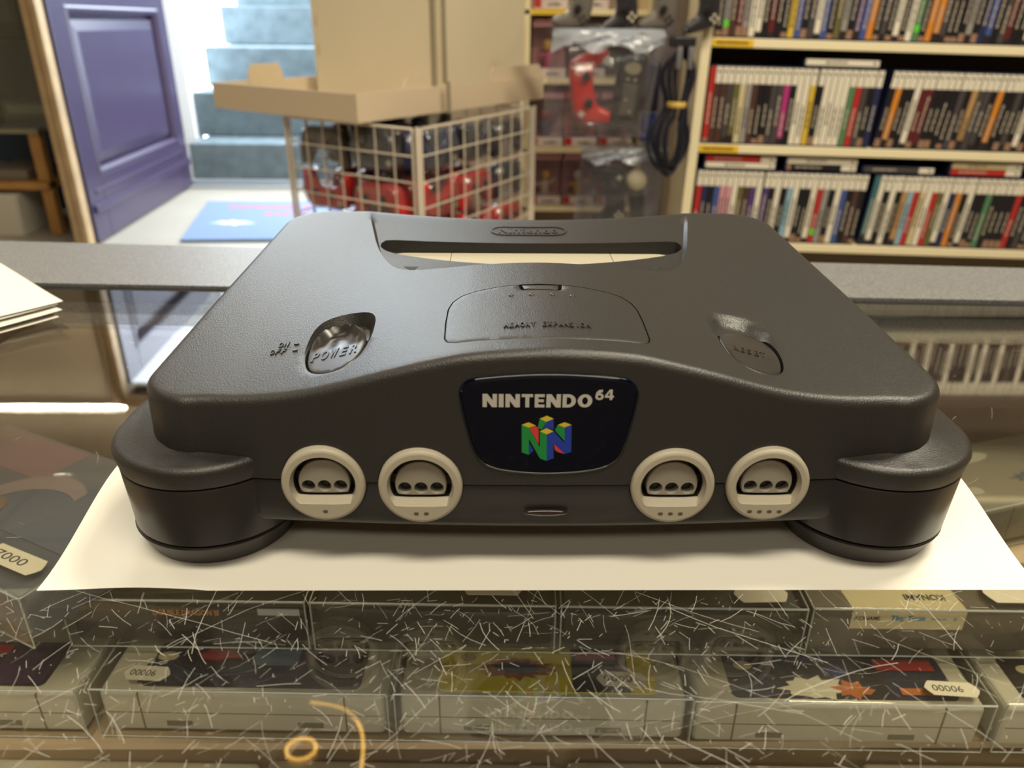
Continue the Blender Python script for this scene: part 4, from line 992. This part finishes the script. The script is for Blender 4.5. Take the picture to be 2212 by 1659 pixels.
def fig_box(x, z, label, cols, seed, back=BOXP, w=.088, h=.142):
    o = thing('figurine_box', label, 'boxed figurine', (.045+x,2.012,z), (0,0,0), 'boxed figurines on the shelf unit')
    MB().box(-w/2,w/2,.052,.06,.0005,h).build('backing_card', back, o)
    b = MB().box(-w/2,w/2,0,.0515,.0005,.024).build('base_card', BOXW, o)
    text(MB(), 'amiibo', .01, Matrix.Translation((.010,-.0001,.011)) @ Matrix.Rotation(PI/2,4,'X'), depth=.0003, bold=.0003, fit=(.034,.0075)).build('lettering', mat('dark_print', (70,60,60), .6), b)
    MB().box(-w/2+.001,-w/2+.020,-.0006,0,.003,.0235).build('red_tab', BOXR, o)
    MB().box(-w/2,w/2,.0005,.0515,h-.018,h).build('header_card', back, o)
    MB().box(-w/2,w/2,0,.0008,.0245,h-.0185).build('blister_window', BLIS, o)
    f = MB(); c = lambda r_, zz, cx=0: [(cx+p[0],.028+p[1],zz) for p in circle(0,0,r_,12)]
    q = random.Random(seed); lean = q.uniform(-.004,.004)
    f.rings([c(.017,.0245),c(.017,.028)], mi=2); f.rings([c(.012,.0285),c(.013,.045),c(.010,.060),c(.006,.064)])
    f.rings([c(.003,.0645,lean),c(.011,.068,lean),c(.0135,.078,lean),c(.010,.089,lean),c(.002,.093,lean)], mi=1)
    f.tube([(-.010,.028,.058),(-.022,.024,.050),(-.026,.018,.056)], .0042, 8); f.tube([(.010,.028,.058),(.022,.024,.060),(.027,.020,.072)], .0042, 8)
    f.build('figurine', [mat('fig_%d_%d_%d' % c_, c_, .4) for c_ in cols], o, smooth=50)
PK=(206,86,140); YW=(216,176,80); TN=(196,160,120); WH=(220,206,196); DG=(70,60,66); BL=(60,76,120); RD=(180,50,52); BR=(130,84,50)
fig_box(.068,.0206,'boxed figurine in a pink gown with yellow hair, beside the carton',(PK,YW,PK),1)
fig_box(.172,.0206,'boxed dark grey figurine, second on the upper figurine shelf',(DG,DG,DG),2,mat('figure_box_dark', (66,56,60), .5))
fig_box(.066,-.1544,'boxed figurine in blue trousers, first on the middle figurine shelf',(BL,RD,DG),3)
fig_box(.160,-.1544,'boxed brown figurine, second on the middle figurine shelf',(BR,RD,DG),4,BOXR)
fig_box(.256,-.1544,'boxed figurine with a red base, third on the middle figurine shelf',(DG,BR,RD),5)
fig_box(.066,-.3144,'boxed white figurine, first on the lowest figurine shelf',(WH,YW,WH),6)
fig_box(.160,-.3144,'boxed white and yellow figurine, second on the lowest figurine shelf',(YW,WH,YW),7)
fig_box(.256,-.3144,'boxed orange figurine in a brown box, third on the lowest figurine shelf',((206,120,60),TN,DG),8,mat('figure_box_rust', (140,64,40), .5))
fig_box(.068,.1856,'boxed figurine on the top figurine shelf over the yellow label',(YW,TN,DG),9)
fig_box(.172,.1856,'boxed figurine on the top figurine shelf, away from the yellow label',(RD,TN,DG),10)

# ------------------------------------------------------------------ accessories hanging from hooks
STEEL = mat('hook_steel', (170,170,172), .3, metal=.9)
panel = MB().box(.372,.432,1.96,1.972,FLZ,.9).build('pegboard', mat('lilac_grey_board', (150,142,150), .6)); tag(panel, 'narrow lilac-grey pegboard between the figurine shelf and the bookcase', 'pegboard')
PBAG = clear_mat('poly_bag', (238,240,246), rough=.14, r0=.09, haze=.045, hazec=(220,226,238))
def hook(x, y, z, label):
    m = MB(); m.tube([(x,2.35 if False else 1.985,z+.012),(x,y,z+.004),(x,y-.012,z+.014)], .0022, 8); tag(m.build('peg_hook', STEEL, smooth=60), label, 'hook', 'hooks for the hanging accessories')
def bag(x0, x1, z0, z1, y, label, lean=0., depth=.05, seed=1, k_fold=1.):
    q = random.Random(seed); m = MB(); nx_, nz_ = 12, 14; fr, bk = [], []
    for j in range(nz_+1):
        for i in range(nx_+1):
            u_, v_ = i/nx_, j/nz_; b_ = (math.sin(PI*u_)**.25)*(math.sin(PI*min(1,v_*1.02))**.25 if v_ < 1 else 0)
            x = x0+(x1-x0)*u_+lean*(1-v_)*(z1-z0); z = z0+(z1-z0)*v_
            w_ = .006*math.sin(u_*17+v_*9+seed)+.004*math.sin(v_*23-u_*6)
            fr.append((x, y-depth*b_+w_*min(1,b_*2)-.0008, z)); bk.append((x, y+.05*b_+w_*.4*b_+.0008, z))
    n = nx_+1; F_ = [(j*n+i, j*n+i+1, (j+1)*n+i+1, (j+1)*n+i) for j in range(nz_) for i in range(nx_)]
    m.add(fr, F_); m.add(bk, [f[::-1] for f in F_])
    o = m.build('plastic_bag', PBAG, smooth=80)
    f = MB(); fr = []
    for j in range(7):
        for i in range(nx_+1):
            u_, v_ = i/nx_, (.97-.028*k_fold*(j+(1.6*math.sin(i*1.3+seed) if j == 6 else 0))); b_ = (math.sin(PI*max(.001,min(.999,u_)))**.25)*(math.sin(PI*min(1,v_*1.02))**.25)
            fr.append((x0+(x1-x0)*u_+lean*(1-v_)*(z1-z0), y-depth*b_-.012-.008*math.sin(u_*21+j*1.9+seed), z0+(z1-z0)*v_))
    f.add(fr, [(j*n+i, j*n+i+1, (j+1)*n+i+1, (j+1)*n+i) for j in range(6) for i in range(nx_)])
    f.build('folded_top', clear_mat('poly_fold', (240,242,246), rough=.2, r0=.1, haze=.5, hazec=(206,214,228)), o, smooth=80)
    return tag(o, label, 'plastic bag', 'clear bags hanging on hooks')
bag(.100,.345,-.085,.150,1.67,'clear plastic bag holding a red gamepad and a dark remote, hanging by the figurines',-.1,.065,2)
hook(.225,1.66,.138,'hook carrying the clear bag with the red gamepad')
gamepad('gamepad', 'red gamepad inside the clear bag beside the figurine shelf', BAGR, (.182,1.655,.020), (PI/2,-PI/2-.15,0), 'hanging gamepads', 1.15)
rem = thing('remote_control', 'dark grey remote control inside the clear bag next to the red gamepad', 'remote', (.270,1.640,.02), (0,.10,0))
RB = mat('remote_dark', (34,30,28), .35, coat=.3); RBt = mat('remote_keys', (150,138,110), .4)
MB().rbox(-.033,.033,-.013,.013,-.075,.075,.012,3).build('body', RB, rem, smooth=50)
MB().prism(circle(0,0,.018,20,ry=.013), 0, .0015, M=Matrix.Translation((0,-.0131,.045)) @ Matrix.Rotation(PI/2,4,'X')).build('key_pad', RBt, rem)
MB().rbox(-.016,.016,-.0145,-.0131,-.055,.012,.001).build('key_panel', mat('remote_panel', (84,76,64), .4), rem)
for x, z in ((-.008,.022),(.008,.022),(-.006,-.02),(.006,-.045)): MB().prism(circle(0,0,.004,12), 0, .0022, M=Matrix.Translation((x,-.0145,z)) @ Matrix.Rotation(PI/2,4,'X')).build('key', RBt, rem)
# coiled dark cable
cb = thing('coiled_cable', 'dark navy coiled cable with a yellow tie hanging beside the bookcase', 'cable', (.378,1.625,-.02))
CBM = mat('cable_navy', (26,28,44), .4)
m = MB(); q = random.Random(3)
for k in range(7):
    w_ = .012+.0042*k; top = .128-.003*k; bot = -.118-.006*((k*3) % 5); yy = (k-3)*.0055
    pts = []
    for i in range(40):
        a = 2*PI*i/40; zz = (top+bot)/2+(top-bot)/2*math.sin(a); pinch = 1-.62*math.exp(-((zz-.01)/.05)**2)
        pts.append((w_*1.5*math.cos(a)*pinch+.004*math.sin(k*2)-.008*(zz<-.02), yy+.002*math.sin(3*a+k), zz))
    m.tube(pts, .0042, 8, closed=True)
m.build('cable_loop', CBM, cb, smooth=60)
MB().rings([[(.020*s_*math.cos(a)-.002,.026*s_*math.sin(a),.006+z) for a in np.linspace(0,2*PI,24,endpoint=False)] for s_, z in ((1,0),(1.06,.003),(1.06,.009),(1,.012))], cap0=False, cap1=False).build('yellow_tie', mat('tie_yellow', (220,184,90), .5), cb, smooth=40)
for dx in (-.012, .012): MB().rbox(dx-.006,dx+.006,-.036,-.024,.085,.130,.003).build('plug', mat('plug_grey', (110,110,116), .35), cb, smooth=40)
MB().rbox(-.028,.022,-.03,.02,.128,.150,.004).build('hanger_card', mat('card_black', (20,20,24), .5), cb)
hook(.378,1.625,.128,'hook carrying the coiled navy cable')
dk = thing('adapter_pack', 'dark blue adapter pack hanging behind the coiled cable', 'adapter', (.330,1.74,.02))
MB().rbox(-.026,.026,-.02,.02,-.055,.055,.008,3).build('body', mat('adapter_blue', (44,48,76), .4), dk, smooth=40); MB().rbox(-.014,.02,-.023,-.0201,-.12,-.056,.001).build('flap', mat('adapter_card', (52,70,140), .5), dk)
hook(.330,1.745,.078,'hook carrying the dark blue adapter pack')
bag(.180,.385,-.350,-.105,1.725,'clear plastic bag with a white ball and dark controller, hanging low by the bookcase',-.06,.06,5,.7)
hook(.288,1.70,-.112,'hook carrying the clear bag with the white ball')
mv = thing('motion_controller', 'dark motion controller with a white ball tip inside the low clear bag', 'motion controller', (.318,1.715,-.215), (PI*.08,-.12,0))
MB().rings([[(p[0],p[1],z) for p in circle(0,0,r_,20)] for z, r_ in ((-.085,.010),(-.08,.017),(-.02,.019),(.0,.017),(.003,.012))]).build('grip', STK, mv, smooth=50)
m = MB(); rr = []
for j in range(13):
    a = -PI/2+PI*j/12; rr.append([(max(.0003,.0245*math.cos(a))*math.cos(b_),max(.0003,.0245*math.cos(a))*math.sin(b_),.0265+.0245*math.sin(a)) for b_ in np.linspace(0,2*PI,24,endpoint=False)])
m.rings(rr).build('ball_tip', mat('ball_white', (238,222,178), .5), mv, smooth=80)
gamepad('gamepad', 'black gamepad inside the low clear bag beside the white ball', STK, (.252,1.712,-.228), (PI/2,PI/2-.05,0), 'hanging gamepads', 1.05)
for k, (x, mt, lab) in enumerate(((.150,PADG,'grey gamepad hanging over the clear bag, beside the figurine boxes'),(.240,BAGK,'black gamepad second along the top row of hanging gamepads'),(.330,PADG,'grey gamepad third along the top row of hanging gamepads'),(.4195,BAGK,'black gamepad hanging next to the bookcase upright'))):
    gamepad('gamepad', lab, mt, (x,1.655,.205), (PI/2,PI/2+(.2,-.15,.1,-.1)[k],0), 'hanging gamepads', 1.0)
    hook(x, 1.675, .268, 'hook carrying the %s' % lab.split(' hanging')[0].split(' along')[0])
    bag(x-.046,x+.044,.095,.275,1.665,'clear bag around the %s' % lab.split(' hanging')[0],.03,.045,20+k) if False else None

# ------------------------------------------------------------------ bookcase of game cases
BM = Matrix.Translation((.440,1.68,FLZ)) @ Euler((0,math.radians(1.0),math.radians(-2.0)),'XYZ').to_matrix().to_4x4()
def BMx(x, y, z, rx=0., ry=0., rz=0.): return BM @ Matrix.Translation((x,y,z)) @ Euler((rx,ry,rz)).to_matrix().to_4x4()
WD = 1.20
book = thing('bookcase', 'white bookcase full of game cases behind the counter', 'bookcase'); book.matrix_world = BM
MEL = mat('white_melamine', (240,228,192), .45, bump=.05, bscale=40)
SZ = [.320,.550,.777,1.005,1.233]
for z in SZ: MB().rbox(.0005,WD-.0005,0,.20,z-.019,z,.0015).build('shelf_board', MEL, book)
for z in (.02, 1.72): MB().rbox(.0005,WD-.0005,0,.20,z,z+.019,.0015).build('shelf_board', MEL, book)
MB().rbox(-.022,0,0,.20,0,1.74,.0015).build('side_upright', MEL, book); MB().rbox(WD,WD+.022,0,.20,0,1.74,.0015).build('side_upright', MEL, book)
MB().box(-.02,WD+.02,.2,.206,0,1.74).build('back_board', mat('bookcase_back', (92,80,66), .7), book)
LY = mat('strip_yellow', (232,190,40), .5); LI = mat('strip_ink', (120,92,20), .6)
for z in (SZ[2], SZ[1]):
    l = MB().box(.001,.093,-.0008,0,z-.0175,z-.0015).build('shelf_label', LY, book)
    m = MB(); q = random.Random(2)
    x = .010
    while x < .078: w_ = q.uniform(.003,.007); m.box(x,x+w_,-.0011,-.0008,z-.0125,z-.0065); x += w_+.0012
    m.build('print', LI, l)
PALW = dict(k=('black',(30,28,30)),d=('dark grey',(72,68,68)),n=('brown',(78,54,46)),r=('red',(180,48,44)),m=('maroon',(96,36,38)),w=('white',(228,221,204)),g=('grey',(150,146,142)),o=('orange',(210,134,48)),y=('yellow',(212,180,66)),b=('blue',(66,88,150)),v=('navy',(40,46,82)),t=('teal',(60,110,116)),e=('green',(86,130,92)),p=('pink',(206,150,160)),a=('magenta',(176,56,126)),u=('purple',(84,62,120)),c=('cream',(206,192,150)),l=('olive',(104,100,60)),s=('sky blue',(140,176,196)),x=('tan',(180,142,92)))
ROWS = {2:'kgnmgwwkmkkybkdwbklgkubokdkwkwekoodkkkgkvbkdmkkwkdkkbkkdkwkgkkokkd',1:'rnndlcgnkkddakwwykwwwwerdkvkokkwmmkkkkdkxddkokkdkwkkdkkwkkdkrkkdkk',0:'rvkbppwlnuwukwkswkkwrgkwbknktwkwkxsrcwrlwvokwkkekkkkrkdkkwktkkdkkr',3:'kwkwdwkwkkwknwwkwkwdwkwkkwkrwkwkdwkwkwkwbkwkwkkwkwkwdwkwkwwkwkwdwkwkwnwkwkwbwkw',4:'kkdwkkwkvkkwkdkwkkwmkkwkdkkwkkwkkwkdkwkkkwkkwkkdwkkkwkwkkwkdkwkkwkwkkmkwkkwkkwk'}
NAMES = ['lowest','middle','upper','fourth','fifth']
CT, CH, CD = .0142, .171, .135
CASEM = mat('case_navy', (34,40,72), .25, coat=.3); STICKG = mat('sticker_green', (96,206,60), .5)
case_me = MB().rbox(-CT/2,CT/2,0,CD,0,CH,.0012,1).build('game_case', CASEM).data
bpy.data.objects.remove(bpy.data.objects['game_case'])
sl = {}
def sleeve(ch, band, var):
    k = (ch, band, var)
    if k in sl: return sl[k]
    q = random.Random(hash((ord(ch), band, var)) % 9973); m = MB(); w_ = CT/2-.0008; zt = CH-.003; zb = .004; zm = CH-.038 if band else zt
    y0, y1 = -.0007, -.0001
    m.box(-w_,w_,y0,y1,zb,zm,0)
    if band:
        m.box(-w_,w_,y0,y1,zm,zt,1); m.box(-.0025,.0025,y0-.0002,y0,zt-.013,zt-.008,2)
    pale = ch in 'wgcpsyx'
    za = q.uniform(.02,.05); n_ = q.randint(5,9)
    for j in range(n_):
        h_ = q.uniform(.004,.009); m.box(-.0022,.0022-(.001 if j % 2 else 0),y0-.0002,y0,za,za+h_,2 if pale else 3); za += h_+.002
        if za > zm-.02: break
    if q.random() < .3: m.box(-w_,w_,y0-.0002,y0,zb,zb+q.uniform(.006,.02),q.choice((4,4,5)))
    word_, rgb = PALW[ch]
    o = m.build('sleeve', [mat('spine_'+word_.replace(' ','_'), rgb, .35), mat('spine_white', (228,221,204), .35), mat('spine_ink', (70,64,64), .5), mat('spine_lettering', (176,166,150), .5), mat('spine_accent_dark', (44,36,34), .4), mat('spine_accent_warm', (150,118,96), .4)])
    sl[k] = o.data; bpy.data.objects.remove(o); return sl[k]
q = random.Random(77)
def game_case(Mx, ch, band, label, group, var, sticker=False):
    o = bpy.data.objects.new('game_case', case_me); COL.objects.link(o); o.matrix_world = Mx; tag(o, label, 'game case', group)
    s_ = bpy.data.objects.new('sleeve', sleeve(ch, band, var)); COL.objects.link(s_); s_.parent = o
    if sticker: MB().box(-.006,.006,-.0012,-.0009,.022,.036).build('price_sticker', STICKG, o)
for row, codes in ROWS.items():
    x = .006; z = SZ[row]; nmax = 66 if row < 3 else 78
    for i, ch in enumerate(codes[:nmax]):
        lean = 0.
        if row == 1: lean = 0 if i < 17 else (1.5 if i < 27 else 4.5)
        if row == 0: lean = .8 if i < 11 else (2.0 if i < 28 else 3.2)
        if row == 2: lean = .5 if i < 20 else 2.5
        if row > 2: lean = 1.
        a = math.radians(lean)
        if (row, i) in ((1,27),(0,28)): x += .012
        x += (CT+.0002)/math.cos(a)
        if x > WD-.03: break
        cx = x-CT/2
        band = row != 2 if True else False
        if row == 2: band = True
        if (row, i) in ((1,0),(0,28)): band = False
        lab = '%s-spined game case, %s from the white upright on the %s bookcase shelf' % (PALW[ch][0], ordinal(i+1), NAMES[row])
        game_case(BMx(cx, .010+q.uniform(-.0015,.0015), z+.0004+CT/2*math.sin(a), 0, a, 0), ch, band, lab, 'game cases on the %s shelf' % NAMES[row], q.randint(0,2), (row, i) in ((2,1),(2,30),(0,20)))
def flat(x, zrow, lvl, ch, label):
    game_case(BMx(x, .012, SZ[zrow]+CH+.0045+lvl*.0147+CT/2, 0, PI/2, 0), ch, True, label, 'game cases lying flat', 1)
flat(.215,1,0,'w','white-spined game case lying flat on top of the cases on the middle shelf')
flat(.020,0,0,'w','white game case lying flat under a red one at the start of the lowest shelf')
flat(.020,0,1,'r','red game case lying flat on a white one at the start of the lowest shelf')
flat(.212,0,0,'k','black game case lying flat under a white one on the lowest shelf')
flat(.212,0,1,'w','white game case lying flat on a black one on the lowest shelf')
flat(.396,0,0,'d','dark grey game case lying flat alone on top of the lowest shelf row')
flat(.600,0,0,'r','red game case lying flat under a cream one on the lowest shelf')
flat(.600,0,1,'c','cream game case lying flat on a red one on the lowest shelf')

# ------------------------------------------------------------------ lights
ls = thing('led_strip', 'bright white light strip fixed to the wall above the glass showcase', 'strip light', (-3.05,FY-.018,1.33))
MB().rbox(0,1.56,.004,.017,-.012,.012,.002).build('channel', mat('strip_channel', (220,220,216), .4), ls)
m = MB()
for i in range(103): m.box(.006+.015*i,.0185+.015*i,.0,.0038,-.0032,.0032)
m.build('diodes', mat('strip_light', (255,246,226), .4, emit=150.), ls)
RL = mat('rope_gold', (255,196,92), .4, emit=5.)
rope = thing('ceiling_rope_light', 'golden rope light curling across the shop ceiling', 'rope light', (0,0,CZ-.006))
def cr(pts, k=3): return chaikin(pts, k, False)
m = MB(); z_ = -.008
m.tube([(x,y,z_) for x,y in cr([(-.60,1.56),(-.588,1.551),(-.537,1.546),(-.476,1.524),(-.434,1.481),(-.411,1.423),(-.401,1.345),(-.400,1.20),(-.42,1.0)])], .0042, 8)
m.build('rope', RL, rope, smooth=60)
m = MB(); m.tube([(-.585+.042*math.cos(a),1.388+.036*math.sin(a),z_) for a in np.linspace(0,2*PI,28,endpoint=False)], .0042, 8, closed=True); m.build('rope_ring', RL, rope, smooth=60)
m = MB(); m.tube([(x,y,z_) for x,y in cr([(-.86,1.83),(-.80,1.868),(-.74,1.882),(-.69,1.872)])], .007, 8); m.build('rope_end', RL, rope, smooth=60)
def area_light(n, loc, sx, sy, W, col, rot=(0,0,0)):
    ld = bpy.data.lights.new(n, 'AREA'); ld.shape = 'RECTANGLE'; ld.size = sx; ld.size_y = sy; ld.energy = W; ld.color = col
    o = bpy.data.objects.new(n, ld); COL.objects.link(o); o.location = loc; o.rotation_euler = rot; return o
WARM = (1., .90, .69)
area_light('ceiling_and_fill_light', (.05,-.62,1.70), 1.4, .35, 31, WARM)
area_light('ceiling_and_fill_light', (.0,-1.75,1.70), 1.6, .35, 13, WARM)  # added fill, reaches the labels under the glass from behind the camera
area_light('ceiling_and_fill_light', (.85,.45,1.70), .9, .3, 46, WARM)
area_light('ceiling_and_fill_light', (-1.2,.6,1.70), .9, .3, 6, WARM)
area_light('ceiling_and_fill_light', (-.72,2.42,1.70), .8, .15, 16, WARM)  # added lamp, brightens the front wall mirrored in the mat
area_light('case_lamp_light', (0,-.399,-.045), 1.5,   .012, 1.9, (1.,.93,.80), (math.radians(50),0,0))
w = bpy.data.worlds.new('sky'); SC.world = w; w.use_nodes = True
bg = w.node_tree.nodes['Background']; bg.inputs[0].default_value = (.78,.90,1.,1); bg.inputs[1].default_value = 9.
SC.view_settings.view_transform = 'Standard'; SC.view_settings.look = 'None'; SC.view_settings.exposure = 0.; SC.view_settings.gamma = 1.
try: SC.view_settings.use_curve_mapping = False
except Exception: pass
cy = SC.cycles
cy.max_bounces = 8; cy.diffuse_bounces = 3; cy.glossy_bounces = 4; cy.transparent_max_bounces = 24; cy.transmission_bounces = 4
cy.caustics_reflective = False; cy.caustics_refractive = False; cy.sample_clamp_indirect = 6.; cy.use_denoising = True
